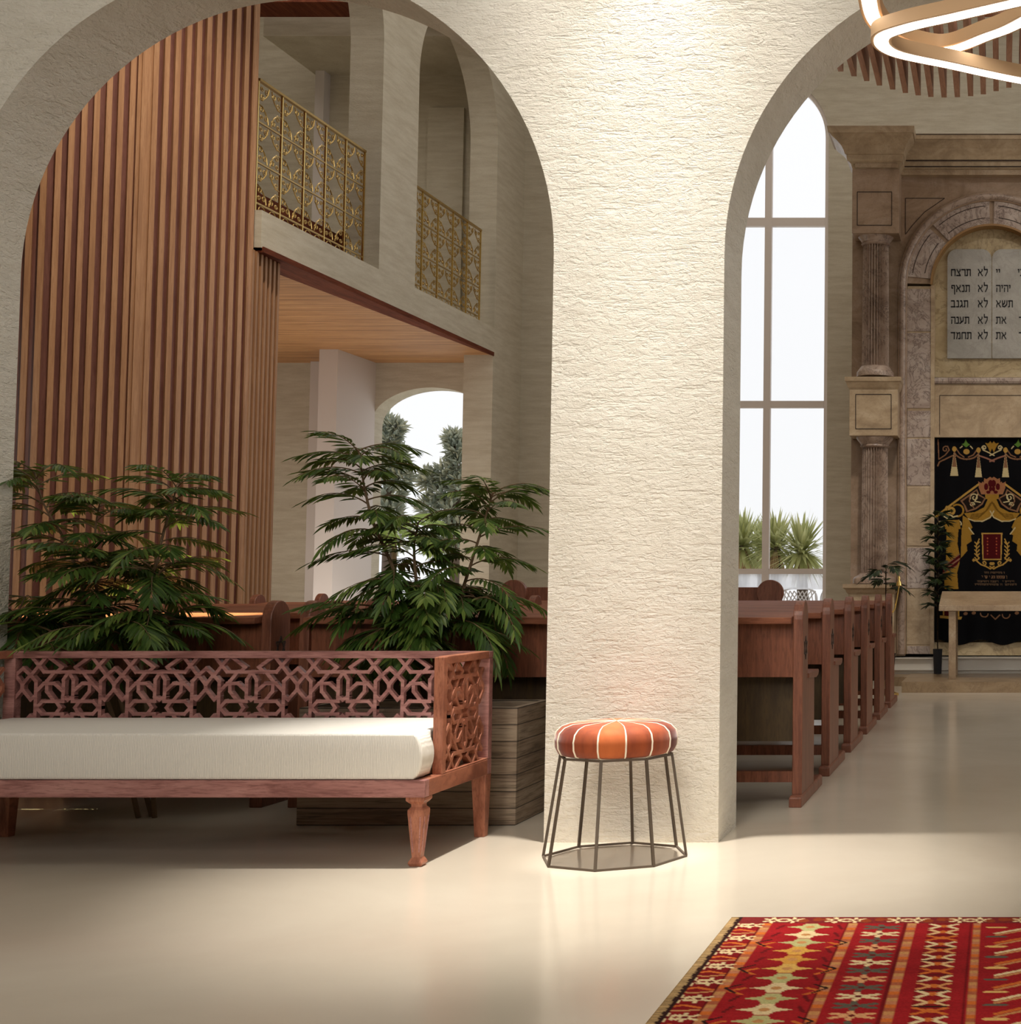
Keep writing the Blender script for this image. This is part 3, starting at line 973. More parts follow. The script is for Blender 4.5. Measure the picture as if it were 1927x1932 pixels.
Yp = 5.86
S = lambda y, *q: [PY(a, b, y) for a, b in q]
f1 = PZ(270, 1543, 0)
stemsA = [([V((f1.x - .02, f1.y, 0))] + S(f1.y, (222, 1380), (168, 1215), (155, 1110), (122, 1020), (82, 950), (66, 893)), 15, .31),
          ([V((f1.x + .05, f1.y, 0))] + S(f1.y + .03, (282, 1380), (264, 1215), (284, 1110), (310, 1000), (326, 950), (332, 918)), 15, .30),
          ([V((f1.x + .02, f1.y + .03, 0))] + S(f1.y + .06, (235, 1350), (200, 1200), (178, 1080), (180, 1000), (188, 950)), 9, .26)]
lowA = [((40, 1160, f1.y - .05), 5, .30), ((130, 1190, f1.y - .1), 7, .32), ((240, 1180, f1.y - .1), 8, .34), ((300, 1180, f1.y), 6, .28), ((200, 1080, f1.y), 7, .34), ((300, 1090, f1.y), 7, .34), ((110, 1240, f1.y - .16), 3, .24)]
build_palm('bushy green bamboo palm standing on the floor in front of the slatted wall', (f1.x, f1.y, 0), stemsA, lowA, 1)
yB = 5.98
stemsB = [(S(yB, (800, 1345), (772, 1235), (765, 1165), (745, 1080), (706, 990), (690, 930), (682, 885), (677, 850)), 16, .29),
          (S(yB + .02, (820, 1345), (850, 1235), (866, 1140), (890, 1060), (918, 970), (930, 930)), 15, .29),
          (S(yB + .04, (812, 1345), (800, 1200), (785, 1090), (782, 1030), (790, 985)), 9, .28)]
lowB = [((715, 1150, yB - .15), 4, .25), ((770, 1190, yB - .1), 8, .32), ((850, 1190, yB - .05), 9, .32), ((800, 1110, yB), 8, .34), ((890, 1130, yB), 6, .32), ((740, 1240, yB - .12), 4, .24)]
build_palm('bushy green bamboo palm growing in the grey planter box', (PY(810, 1345, yB).x, yB, .437), stemsB, lowB, 5)


# ================================================================ PEWS
def make_pew(width, label):
    t = thing('pew', label, 'pew', (0, 0, 0), group='wooden pews in rows facing the shrine')
    W = width / 2
    th = .045
    poly = [(.05, .05), (.05, .842)] + [(.135 - .085 * cos(pi * i / 14), .842 + .085 * sin(pi * i / 14)) for i in range(1, 14)] + [(.22, .842), (.22, .57), (.45, .565), (.45, .05)]
    for s in (1, -1):
        xa, xb = (W - th, W) if s > 0 else (-W, -W + th)
        e = MB().prism(poly, lambda a, b, q: (q, a, b), xa, xb).build('end_panel', 'pew_end_wood', t, bevel=.004)
        MB().loft([[(xa - .006, 0, 0), (xb + .006, 0, 0), (xb + .006, .72, 0), (xa - .006, .72, 0)], [(xa - .006, 0, .042), (xb + .006, 0, .042), (xb + .006, .72, .042), (xa - .006, .72, .042)], [(xa, .01, .052), (xb, .01, .052), (xb, .71, .052), (xa, .71, .052)]]).build('foot', 'pew_end_wood', e, bevel=.003)
        MB().prism([(.215, .566), (.215, .588), (.54, .588), (.555, .577), (.53, .56), (.47, .552)], lambda a, b, q: (q, a, b), xa - .008, xb + .008).build('armrest', 'pew_end_wood', e, bevel=.003)
        # carved six-pointed star on the outer face
        c = (.135, .71); r = .047; st = MB(); xo_ = W + .0012 if s > 0 else -W - .0012
        for q in (0, 1):
            tri = [(c[0] + r * sin(q * pi + 2 * pi * k / 3), c[1] + r * 1.12 * cos(q * pi + 2 * pi * k / 3)) for k in range(3)]
            for a, b in zip(tri, tri[1:] + tri[:1]): st.bar((xo_, *a), (xo_, *b), .006, .003, (1, 0, 0))
        st.build('star_emblem', 'ark_joint', e)
    i = W - th - .001
    MB().loft([[(-i, -.01, .822), (i, -.01, .822), (i, .26, .838), (-i, .26, .838)], [(-i, -.01, .852), (i, -.01, .852), (i, .26, .868), (-i, .26, .868)]]).build('book_ledge', 'pew_ledge_wood', t, bevel=.003)
    MB().box(-i, i, .07, .10, .578, .821).build('back_board', 'pew_wood', t, bevel=.002)
    MB().box(-i, i, .19, .215, .275, .70).build('lower_panel', 'pew_dark_wood', t)
    MB().box(-i, i, .216, .68, .40, .435).build('seat', 'pew_wood', t, bevel=.004)
    MB().box(-i, i, .13, .165, .095, .145).build('stretcher', 'pew_wood', t)
    return t


ROWS = [6.246, 7.255, 8.277, 9.27, 10.26, 11.24]
wm = 2.296
cm = (-3.20 - .904) / 2
words = ['nearest', 'second', 'third', 'fourth', 'fifth', 'sixth and farthest']
pew0 = make_pew(wm, 'wooden pew of the nearest row, directly behind the stone pier')
pew0.location = (cm, ROWS[0], 0)
for k in range(1, 6):
    dup(pew0, (cm, ROWS[k], 0), 'wooden pew behind the stone pier, %s row of that block' % words[k])
cl = -3.327 - wm / 2
for k in range(6):
    lab = ['nearest wooden pew behind the daybed and palms, star carved on its end', 'wooden pew behind the palms, second row of the left block', 'wooden pew behind the palms, third row of the left block', 'wooden pew beside the slatted wall, fourth row of the left block', 'wooden pew beside the slatted wall, fifth row of the left block', 'wooden pew farthest along the slatted wall, last row of the left block'][k]
    dup(pew0, (cl, ROWS[k], 0), lab)


# low bench with disc-shaped ends beyond the pews
def build_bench():
    y = 12.35
    a, b = PY(970, 1120, y), PY(1454, 1118, y)
    t = thing('disc_end_bench', 'brown wooden bench with round disc ends beyond the last pews', 'bench', ((a.x + b.x) / 2, y, 0))
    h = (b.x - a.x) / 2; zc2 = PY(1454, 1119, y).z; r = 25 * y / FPX
    for s in (-1, 1):
        m = MB(); n = 36
        m.loft([[(s * h + r * cos(2 * pi * k / n), q, zc2 + r * sin(2 * pi * k / n)) for k in range(n)] for q in (-.03, .03)])
        m.box(s * h - .05, s * h + .05, -.025, .025, 0, zc2 - r * .8)
        m.build('disc_end', 'pew_end_wood', t, bevel=.004)
    zt2 = PY(1410, 1108, y).z
    MB().box(-h + .02, h - .02, .0301, .06, .3, zt2).build('back_board', 'pew_wood', t, bevel=.003)
    MB().box(-h + .051, h - .051, .061, .45, .40, .44).build('seat', 'pew_wood', t, bevel=.003)
    for s in (-1, 1): MB().box(s * (h - .12) - .02, s * (h - .12) + .02, .38, .42, 0, .40).build('leg', 'pew_wood', t)


build_bench()


# ================================================================ SHRINE
GLYPH = {
    '\u05dc': (.58, [[(.08, 1.42), (.08, .97), (.54, .97), (.50, .55), (.24, 0)]]),
    '\u05d0': (.72, [[(.05, 1), (.68, 0)], [(.62, 1), (.62, .75), (.42, .5)], [(.10, 0), (.10, .3), (.28, .62)]]),
    '\u05ea': (.64, [[(.02, .95), (.60, .95), (.60, 0)], [(.16, .95), (.16, .08), (.0, .05)]]),
    '\u05e8': (.54, [[(0, .95), (.50, .95), (.52, 0)]]),
    '\u05e6': (.62, [[(.02, .05), (.60, .05)], [(.05, 1), (.56, .1)], [(.56, 1), (.53, .76), (.35, .52)]]),
    '\u05d7': (.64, [[(.06, 0), (.06, .95), (.60, .95), (.60, 0)]]),
    '\u05e0': (.36, [[(.05, .95), (.30, .95), (.33, .05), (0, .05)]]),
    '\u05e3': (.58, [[(.26, .55), (.10, .6), (.10, .95), (.52, .95), (.55, -.38)]]),
    '\u05d2': (.40, [[(.05, .95), (.28, .95), (.36, 0)], [(.32, .35), (.02, 0)]]),
    '\u05d1': (.64, [[(.03, .95), (.48, .95), (.50, .05)], [(0, .05), (.64, .05)]]),
    '\u05e2': (.58, [[(.06, 1), (.24, .14)], [(.54, 1), (.50, .42), (0, 0)]]),
    '\u05d4': (.62, [[(.02, .95), (.60, .95), (.60, 0)], [(.12, .6), (.10, 0)]]),
    '\u05de': (.64, [[(.06, 1), (.20, .72), (.06, 0)], [(.20, .86), (.54, .95), (.60, .05), (.34, .05)]]),
    '\u05d3': (.62, [[(0, .95), (.60, .95)], [(.50, .95), (.50, 0)]]),
    '\u05d9': (.20, [[(.02, .95), (.17, .95), (.13, .55)]]),
    '\u05db': (.52, [[(.03, .95), (.44, .92), (.50, .5), (.44, .08), (0, .05)]]),
    '\u05e9': (.80, [[(.05, 1), (.12, .1), (.40, .05), (.72, .4), (.76, 1)], [(.42, 1), (.38, .6), (.12, .35)]]),
    '\u05d6': (.32, [[(.02, .95), (.30, .95)], [(.18, .95), (.14, 0)]]),
    '\u05d5': (.22, [[(.02, .95), (.19, .95), (.19, 0)]])}


def build_ark():
    yc = 14.25
    XC = PY(1872, 800, 14.4).x
    t = thing('stone_ark', 'carved brown and tan marble shrine with fluted columns and arch', 'shrine', (XC, 14.4, 0))
    O = V((XC, 14.4, 0))

    def bld(mb, name, mat, par=t, mirror=False, **k):
        r = []
        for s in ((1, -1) if mirror else (1,)):
            q = MB(); q.v = [((a - O.x) * s, b - O.y, c) for a, b, c in mb.v]; q.f = list(mb.f)
            r.append(q.build(name, mat, par[0 if s == 1 else 1] if isinstance(par, list) else par, **k))
        return r
    zbase = zs1
    bx_ = lambda l, r, top, bot, yf, yb: (PY(l, top, yf).x, PY(r, top, yf).x, yf, yb, PY(l, bot, yf).z, PY(l, top, yf).z)
    # back wall of the shrine
    X0 = PY(1608, 600, 14.38).x
    lo, hi = zbase, PY(1800, 330, 14.38).z
    ax, az = PY(1872, 538, 14.38).x, PY(1872, 538, 14.38).z
    ppm = 1 / (PY(1873, 538, 14.38).x - PY(1872, 538, 14.38).x)
    ri, rm, ro = 114 / ppm, 161 / ppm, 175 / ppm
    mb = arched(MB(), AX, X0, 2 * XC - X0, 14.38, 15.3, lo, hi, [(ax, rm, lo, az, rm)], 40)
    bld(mb, 'back_wall', 'ark_brown')
    bld(MB().box(X0 + .02, 2 * XC - X0 - .02, 15.3, YN - .002, lo, hi), 'core', 'ark_tan')
    # jamb and arch stones
    def ringseg(a0, a1, r0, r1, y0, y1, n=10):
        m = MB()
        m.loft([[(ax - r0 * cos(a), y0, az + r0 * sin(a)), (ax - r1 * cos(a), y0, az + r1 * sin(a)), (ax - r1 * cos(a), y1, az + r1 * sin(a)), (ax - r0 * cos(a), y1, az + r0 * sin(a))] for a in [a0 + (a1 - a0) * i / n for i in range(n + 1)]])
        return m
    for a0, a1 in ((.1, .74), (.80, 1.54), (1.60, 2.34), (2.40, 3.04)):
        bld(ringseg(a0, a1, ri + .008, rm, 14.36, 14.55), 'voussoir', 'ark_mauve')
        m = ringseg(a0 + .07, a1 - .07, ri + .075, ri + .082, 14.357, 14.37)
        m2 = ringseg(a0 + .05, a1 - .05, rm - .06, rm - .053, 14.357, 14.37)
        m.add(m2.v, m2.f); bld(m, 'voussoir_groove', 'ark_joint')
    bld(ringseg(0, pi, ri - .008, ri + .012, 14.35, 14.5, 40), 'arch_rim', 'ark_gold_line')
    bld(ringseg(.02, pi - .02, ri, rm, 14.375, 14.56, 40), 'arch_bed', 'ark_brown')
    # roll moulding following arch and jambs
    rr_ = (ro + rm) / 2; rt_ = (ro - rm) / 2
    zfoot = zbase + .02
    for r_, k_ in ((rr_, 1.0), (rr_ - rt_ * .9, .35), (rr_ + rt_ * .95, .35)):
        pts = [(ax - r_, 14.36, zfoot)] + [(ax - r_, 14.36, zfoot + (az - zfoot) * i / 6) for i in range(1, 6)] + [(ax - r_ * cos(pi * i / 40), 14.36, az + r_ * sin(pi * i / 40)) for i in range(41)] + [(ax + r_, 14.36, zfoot + (az - zfoot) * i / 6) for i in range(5, -1, -1)]
        bld(MB().tube(pts, rt_ * k_, 8), 'roll_moulding', 'ark_column' if k_ == 1 else 'ark_brown', smooth=True)
    # jamb blocks
    for y0, y1, mt in ((545, 625, 'ark_mauve'), (628, 770, 'ark_mauve'), (775, 825, 'ark_mauve'), (828, 916, 'ark_mauve'), (919, 1030, 'ark_tan'), (1033, 1110, 'ark_mauve'), (1113, 1216, 'ark_tan'), (1219, 1234, 'ark_mauve')):
        x0_, x1_, _, _, z0_, z1_ = bx_(1712, 1757, y0, y1, 14.36, 0)
        bld(MB().box(x0_, x1_, 14.36, 14.54, z0_, z1_), 'jamb_stone', mt, mirror=True, bevel=.004)
    x0_, x1_, _, _, z0_, z1_ = bx_(1713, 1757, 540, 1234, 14.366, 0)
    bld(MB().box(x0_, x1_, 14.3665, 14.53, z0_, z1_), 'jamb_bed', 'ark_tan', mirror=True)
    x0_, x1_, _, _, z0_, z1_ = bx_(1757, 1764, 538, 1234, 14.35, 0)
    bld(MB().box(x0_, x1_, 14.352, 14.56, z0_, z1_), 'jamb_strip', 'ark_tan', mirror=True)
    # lunette, sill, lintel
    yl_ = 14.50
    m = MB(); n = 40
    zl0 = PY(1872, 712, yl_).z
    pts = [(ax - rm * .98 * cos(pi * i / n), az + rm * .98 * sin(pi * i / n)) for i in range(n + 1)]
    xl = rm * .98
    poly = pts + [(ax + xl, zl0), (ax - xl, zl0)]
    bld(m.prism(poly, lambda a, b, q: (a, q, b), yl_, yl_ + .1), 'lunette', 'ark_lunette')
    xl0, xl1 = PY(1763, 720, 14.42).x, 2 * XC - PY(1763, 720, 14.42).x
    z = lambda y, d=14.42: PY(1800, y, d).z
    bld(MB().stack([(xl0, xl1, 14.40, 14.56, z(724)), (xl0, xl1, 14.385, 14.56, z(720)), (xl0, xl1, 14.385, 14.56, z(716)), (xl0, xl1, 14.40, 14.56, z(713))]), 'sill', 'ark_mauve')
    bld(MB().box(xl0, xl1, 14.42, 14.60, z(825), z(724.5)), 'lintel', 'ark_tan')
    m = MB()
    for y_ in (746,): m.box(xl0 + .06, xl1 - .06, 14.416, 14.43, z(y_) - .003, z(y_) + .003)
    for x_ in (xl0 + .06, xl1 - .06): m.box(x_ - .003, x_ + .003, 14.416, 14.43, z(820), z(746))
    bld(m, 'lintel_groove', 'ark_joint')
    bld(MB().box(xl0, xl1, 14.60, 14.64, zbase, z(825)), 'niche_back', 'ark_lunette')
    bld(MB().box(xl0, xl1, 14.50, 14.60, zbase, z(1212, 14.5)), 'niche_plinth', 'ark_lunette')
    # tablets with the ten short lines
    yt = 14.47
    tz = lambda y: PY(1800, y, yt).z
    tx = lambda x: PY(x, 600, yt).x
    cxT = tx(1872)
    for s, nm in ((-1, 'left'), (1, 'right')):
        xa, xb = (tx(1788), cxT - .004) if s < 0 else (cxT + .004, 2 * cxT - tx(1788))
        w_ = xb - xa; rc = w_ * .22; zt_, zb2 = tz(470), tz(676)
        poly = [(xa, zb2), (xb, zb2)] + [(xb - rc + rc * cos(a), zt_ - rc + rc * sin(a)) for a in [pi / 2 * i / 8 for i in range(9)]] + [(xa + rc + rc * cos(a), zt_ - rc + rc * sin(a)) for a in [pi / 2 + pi / 2 * i / 8 for i in range(9)]]
        tb = bld(MB().prism(poly, lambda a, b, q: (a, q, b), yt, yt + .03), 'tablet', 'tablet_stone')[0]
        tb['label'] = 'grey stone tablet with black Hebrew lettering'
        lines = [('\u05dc\u05d0', '\u05ea\u05e8\u05e6\u05d7'), ('\u05dc\u05d0', '\u05ea\u05e0\u05d0\u05e3'), ('\u05dc\u05d0', '\u05ea\u05d2\u05e0\u05d1'), ('\u05dc\u05d0', '\u05ea\u05e2\u05e0\u05d4'), ('\u05dc\u05d0', '\u05ea\u05d7\u05de\u05d3')] if s < 0 else \
                [('\u05d0\u05e0\u05db\u05d9', '\u05d9\u05d9'), ('\u05dc\u05d0', '\u05d9\u05d4\u05d9\u05d4'), ('\u05dc\u05d0', '\u05ea\u05e9\u05d0'), ('\u05d6\u05db\u05d5\u05e8', '\u05d0\u05ea'), ('\u05db\u05d1\u05d3', '\u05d0\u05ea')]
        hgt = .070
        for k, (w1, w2) in enumerate(lines):
            m = MB()
            zb_ = tz((514, 544, 573, 604, 633)[k] + 6.5)
            xl_, xr_ = (tx(1795), tx(1864)) if s < 0 else (tx(1880), tx(1950))
            for word, xs_, al in ((w2, xl_, 'L'), (w1, xr_, 'R')):
                tot = sum(GLYPH[c][0] + .17 for c in word) - .17
                x_ = xs_ + tot * hgt if al == 'L' else xs_
                for c in word:
                    gw, strokes = GLYPH[c]; x_ -= gw * hgt
                    for st in strokes:
                        for a, b in zip(st[:-1], st[1:]):
                            flat = abs(b[0] - a[0]) > abs(b[1] - a[1]) * .8
                            d = V((b[0] - a[0], b[1] - a[1], 0)).normalized() * .05
                            m.bar((x_ + (a[0] - d.x) * hgt - O.x, yt - .001 - O.y, zb_ + (a[1] - d.y) * hgt), (x_ + (b[0] + d.x) * hgt - O.x, yt - .001 - O.y, zb_ + (b[1] + d.y) * hgt), (.20 if flat else .15) * hgt, .003, (0, 1, 0))
                    x_ -= .17 * hgt
            m.build('lettering', 'ink', tb)
    # spandrel groove lines
    m = MB()
    q = lambda x, y: tuple(PY(x, y, 14.377))
    for a, b in (((1709, 374), (1783, 374)), ((1709, 374), (1709, 442)), ((1783, 374), (1745, 400)), ((1745, 400), (1722, 425)), ((1722, 425), (1709, 442))):
        m.bar(q(*a), q(*b), .006, .004, (0, 1, 0))
    bld(m, 'spandrel_groove', 'ark_joint', mirror=True)
    # columns, pedestals, blocks, cornices (left and its mirror image)
    yf = 14.05; ybk = 14.42
    cx = PY(1652, 700, yc).x
    zz = lambda y, d=yc: PY(1652, y, d).z
    rad = 26 * yc / FPX
    xw = lambda l, r, d: (PY(l, 600, d).x, PY(r, 600, d).x)
    # pedestal
    a, b = xw(1604, 1690, yf)
    ped = bld(MB().box(a, b, yf, ybk, zbase, zz(1121, yf)), 'pedestal', 'ark_tan', mirror=True, bevel=.004)
    a2, b2 = xw(1593, 1700, yf - .06)
    bld(MB().stack([(a, b, yf, ybk, zz(1121, yf)), (a - .02, b + .02, yf - .02, ybk, zz(1117, yf)), (a - .025, b + .025, yf - .025, ybk, zz(1113, yf)), (a2, b2, yf - .06, ybk, zz(1109, yf)), (a2, b2, yf - .06, ybk, zz(1102, yf))]), 'pedestal_cap', 'table_stone', par=ped, mirror=True)
    flute = lambda k: 1.0 if k % 2 == 0 else .80
    def column(ytop, ybot, flare):
        base = [(rad * flare, zz(ybot)), (rad * flare, zz(ybot - 8)), (rad * (flare - .1), zz(ybot - 12)), (rad * 1.12, zz(ybot - 17)), (rad * 1.02, zz(ybot - 20))]
        sh = [(rad, zz(ybot - 20)), (rad * .97, zz((ytop + ybot) / 2)), (rad * .94, zz(ytop + 24))]
        cap = [(rad * .96, zz(ytop + 24)), (rad * 1.08, zz(ytop + 21)), (rad * 1.02, zz(ytop + 18)), (rad * 1.12, zz(ytop + 14)), (rad * 1.28, zz(ytop + 9)), (rad * 1.34, zz(ytop + 6)), (rad * 1.34, zz(ytop + 1))]
        shf = bld(MB().lathe(sh, (cx, yc), 56, flute), 'column_shaft', 'ark_column', mirror=True)
        bld(MB().lathe(base, (cx, yc), 36), 'column_base', 'ark_column', par=shf, mirror=True, smooth=True)
        bld(MB().lathe(cap, (cx, yc), 36), 'column_capital', 'ark_column', par=shf, mirror=True, smooth=True)
    column(822, 1101, 1.55)
    column(441, 712, 1.35)
    # middle block with cornice
    a, b = xw(1604, 1695, yf)
    blk = bld(MB().box(a, b, yf, ybk, zz(822, yf), zz(735, yf)), 'block', 'ark_tan', mirror=True, bevel=.004)
    a2, b2 = xw(1595, 1701, yf - .05)
    bld(MB().stack([(a, b, yf, ybk, zz(735, yf)), (a - .015, b + .015, yf - .015, ybk, zz(731, yf)), (a2 + .01, b2 - .01, yf - .04, ybk, zz(722, yf)), (a2, b2, yf - .05, ybk, zz(720, yf)), (a2, b2, yf - .05, ybk, zz(712, yf))]), 'block_cornice', 'ark_tan', par=blk, mirror=True)

    def framed(l, r, t_, b_, par, mat='ark_joint'):
        m = MB(); y_ = yf - .002
        p = [PY(l, t_, y_), PY(r, t_, y_), PY(r, b_, y_), PY(l, b_, y_)]
        for u, v in zip(p, p[1:] + p[:1]): m.bar(u, v, .007, .004, (0, 1, 0))
        bld(m, 'panel_groove', mat, par=par, mirror=True)
    framed(1615, 1682, 744, 809, blk)
    a, b = xw(1607, 1696, yf)
    ub = bld(MB().box(a, b, yf, ybk, zz(440, yf), zz(318, yf)), 'upper_block', 'ark_brown', mirror=True, bevel=.004)
    framed(1618, 1683, 362, 425, ub)
    lv = [(318, 0), (309, .012), (305, .03), (303, .045), (292, .05), (290, .065), (283, .075), (274, .095), (264, .135), (256, .175), (251, .19), (250, .205), (238, .215), (237, .215)]
    bld(MB().stack([(a - e * 1.12, b + e * .78, yf - e * .9, ybk, zz(y_, yf - e * .9)) for y_, e in lv]), 'capital_cornice', 'ark_tan', par=ub, mirror=True)
    bld(MB().box(*xw(1612, 1692, yf - .02), yf - .022, yf, zz(317, yf), zz(309, yf)), 'cornice_fillet', 'table_stone', par=ub, mirror=True)
    # entablature between the two capitals
    e0 = PY(1690, 300, 14.3).x
    lv = [(330, 0), (320, .01), (318, .03), (303, .035), (301, .05), (293, .06), (280, .085), (268, .125), (263, .14), (262, .155), (252, .16)]
    yy = 14.30
    bld(MB().stack([(e0, 2 * XC - e0, yy - e, YN - .6, PY(1800, y_, yy - e).z) for y_, e in lv]), 'entablature', 'ark_tan')
    bld(MB().box(e0, 2 * XC - e0, 14.286, 14.3, PY(1800, 330, 14.29).z, PY(1800, 321, 14.29).z), 'entablature_fillet', 'table_stone')
    m = MB()
    for y_ in (257, 300, 311): m.box(e0 + .1, 2 * XC - e0 - .1, yy - .165 + (0 if y_ < 280 else .115), yy, PY(1800, y_, 14.2).z - .003, PY(1800, y_, 14.2).z + .003)
    bld(m, 'entablature_groove', 'ark_joint')
    return XC


XC = build_ark()


# ================================================================ CURTAIN
def build_curtain():
    y = 14.46
    F = 1.55
    pw, ph = 218, 392
    cv = Canvas(int(pw * F), int(ph * F), (.0022, .0022, .003))
    gold, gold2, pale, brown, red, green, pink = sr(150, 112, 42), sr(172, 134, 66), sr(190, 172, 128), sr(128, 92, 66), sr(74, 12, 16), sr(88, 122, 50), sr(140, 96, 78)

    def T1(x, yv): return ((1740 + x / 9.66 - 1763) * F, (800 + yv / 9.66 - 825) * F)
    def T2(x, yv): return ((1740 + x / 8.4 - 1763) * F, (1000 + yv / 8.4 - 825) * F)
    mid = cv.w / 2
    def both(fn, pts, *a, T=T1):
        q = [T(*p) for p in pts]
        for s in (0, 1):
            r = [(2 * mid - x if s else x, yv) for x, yv in q]
            fn(r, *a)
    L = lambda pts, w, c, T=T1: both(lambda r, w_, c_: cv.line(r, w_, c_), pts, w, c, T=T)
    Pq = lambda pts, c, T=T1: both(lambda r, c_: cv.poly(r, c_), pts, c, T=T)

    def D(x, yv, rx, ry, c, T=T1):
        a, b = T(x, yv)
        for s in (0, 1): cv.dot(2 * mid - a if s else a, b, rx * F, ry * F, c)
    arc = lambda cx, cy, r, a0, a1, n=14, ry=None: [(cx + r * cos(a0 + (a1 - a0) * i / n), cy + (ry or r) * sin(a0 + (a1 - a0) * i / n)) for i in range(n + 1)]
    spiral = lambda cx, cy, r, a0, turns, n=22: [(cx + r * (1 - .75 * i / n) * cos(a0 + turns * 2 * pi * i / n), cy + r * (1 - .75 * i / n) * sin(a0 + turns * 2 * pi * i / n)) for i in range(n + 1)]
    w1 = 2.2 * F
    # pelmet swags, scrolls and tassels
    L([(285, 280), (300, 640), (420, 560), (490, 470), (460, 400)], w1, brown); L(spiral(420, 455, 62, -.6, -1.0), w1, brown)
    L([(280, 760), (310, 690), (560, 570)], w1 * 1.2, brown)
    L(arc(810, 450, 240, .35, pi - .35, 16, 190), w1 * 1.3, brown)
    L([(1010, 440), (930, 560), (840, 600)], w1, brown); L([(610, 430), (680, 540), (760, 600)], w1, brown)
    L([(1050, 580), (1170, 620), (1310, 680)], w1 * 1.4, pink)
    L([(1310, 570), (1200, 510), (1110, 470), (1095, 420)], w1, pale); L(spiral(1130, 430, 45, pi, 1.0), w1, pale)
    for tx_, top, bot, wd in ((583, 450, 950, 75), (1025, 470, 975, 65)):
        D(tx_, top, 4.2, 5.2, gold2)
        Pq([(tx_ - 10, top + 60), (tx_ + 10, top + 60), (tx_ + wd, bot), (tx_ - wd, bot)], pale)
        Pq([(tx_ - 8, top + 60), (tx_ + 8, top + 60), (tx_ + wd * .55, top + 330), (tx_ - wd * .55, top + 330)], brown)
    D(805, 500, 6.0, 5.2, gold2); Pq([(790, 270), (825, 340), (870, 365), (800, 420), (720, 360), (765, 340)], green)
    L([(690, 430), (725, 400)], w1, pale); L([(880, 400), (915, 440)], w1, pale)
    Pq([(1305, 300), (1340, 350), (1400, 335), (1340, 430), (1308, 520), (1270, 430), (1200, 335), (1270, 350)], gold)
    # crown
    Pq([(1090, 1050), (1130, 1080), (1180, 1085), (1195, 990), (1240, 1010), (1306, 965), (1370, 1010), (1415, 990), (1425, 1085), (1480, 1080), (1525, 1050), (1515, 1170), (1470, 1290), (1140, 1290), (1100, 1170)], sr(150, 100, 68))
    for x_, y_, rx, ry in ((1300, 1090, 4.6, 7), (1165, 1150, 4, 6.5), (1205, 1250, 4, 3), (1300, 1190, 3.2, 5)): D(x_, y_, rx, ry, red)
    # roof bands with panels
    Pq([(1030, 1080), (1040, 1120), (560, 1480), (250, 1730), (225, 1700), (540, 1450)], gold2)
    Pq([(1000, 1190), (1040, 1290), (1160, 1365), (1100, 1480), (980, 1570), (800, 1625), (760, 1500), (690, 1410)], brown)
    Pq([(985, 1225), (1020, 1310), (1130, 1370), (1080, 1460), (960, 1545), (830, 1590), (790, 1500), (735, 1420)], sr(30, 20, 14))
    L(spiral(950, 1350, 80, pi * .9, 1.2), w1, pale); L(spiral(910, 1480, 45, 0, -1.1), w1, pale); L([(1010, 1290), (960, 1420), (1060, 1440)], w1, pale); L([(870, 1310), (860, 1420), (940, 1540)], w1, brown)
    # column scroll head
    L(spiral(520, 1590, 95, -2.4, -1.3), w1 * 2.2, gold2); L(arc(640, 1590, 110, -2.2, 1.6), w1 * 1.6, gold); L([(380, 1690), (460, 1740)], w1, pale); L([(480, 1640), (560, 1710), (640, 1690)], w1 * 1.2, pale)
    L(spiral(330, 1830, 70, .5, 1.1), w1, pale); L(spiral(660, 1830, 55, .5, -1.1), w1, pale); L([(260, 1700), (420, 1600)], w1 * 1.4, gold)
    # draped canopy
    Pq([(1210, 1290), (1400, 1290), (1390, 1380), (1215, 1380)], gold)
    Pq([(1215, 1330), (1306, 1330), (1306, 1600), (1240, 1720), (1100, 1785), (950, 1780), (840, 1740), (760, 1640), (960, 1620), (1130, 1530)], gold)
    for k in range(4): L([(1280 - 14 * k, 1430 + 10 * k), (1200 - 20 * k, 1570 + 20 * k), (1080 - 20 * k, 1650 + 28 * k), (900 - 10 * k, 1665 + 22 * k)], w1 * .7, sr(104, 74, 22))
    L([(1306, 1600), (1240, 1720), (1100, 1790), (950, 1785), (840, 1745)], w1, pale)
    Pq([(740, 1680), (840, 1745), (900, 1932), (730, 1932)], gold)
    Pq([(625, -20), (740, -20), (815, 80), (770, 100), (785, 195), (705, 250), (715, 350), (640, 440), (610, 470)], gold, T2)
    Pq([(740, -150), (800, -20), (700, 0), (640, -150)], gold, T2)
    L([(740, -20), (815, 80)], w1, pale, T2)
    # twisted column with red ribbon
    Pq([(380, 1780), (680, 1760), (700, 1932), (420, 1932)], gold)
    Pq([(385, -60), (580, -60), (560, 240), (590, 400), (590, 560), (555, 700), (575, 960), (360, 960), (345, 760), (340, 640), (380, 480)], gold, T2)
    Pq([(345, 600), (590, 400), (600, 500), (555, 575), (350, 715), (325, 690)], red, T2); L([(350, 660), (590, 480)], w1 * 1.2, pink, T2); L([(345, 600), (590, 405)], w1, brown, T2); L([(330, 710), (570, 580)], w1 * .8, brown, T2)
    Pq([(330, 1280), (580, 1280), (590, 1390), (325, 1390)], red, T2); Pq([(280, 1395), (635, 1395), (620, 1435), (285, 1435)], gold2, T2)
    Pq([(330, 1280), (355, 1280), (355, 1390), (330, 1390)], gold2, T2); Pq([(565, 1280), (590, 1280), (590, 1390), (565, 1390)], gold2, T2)
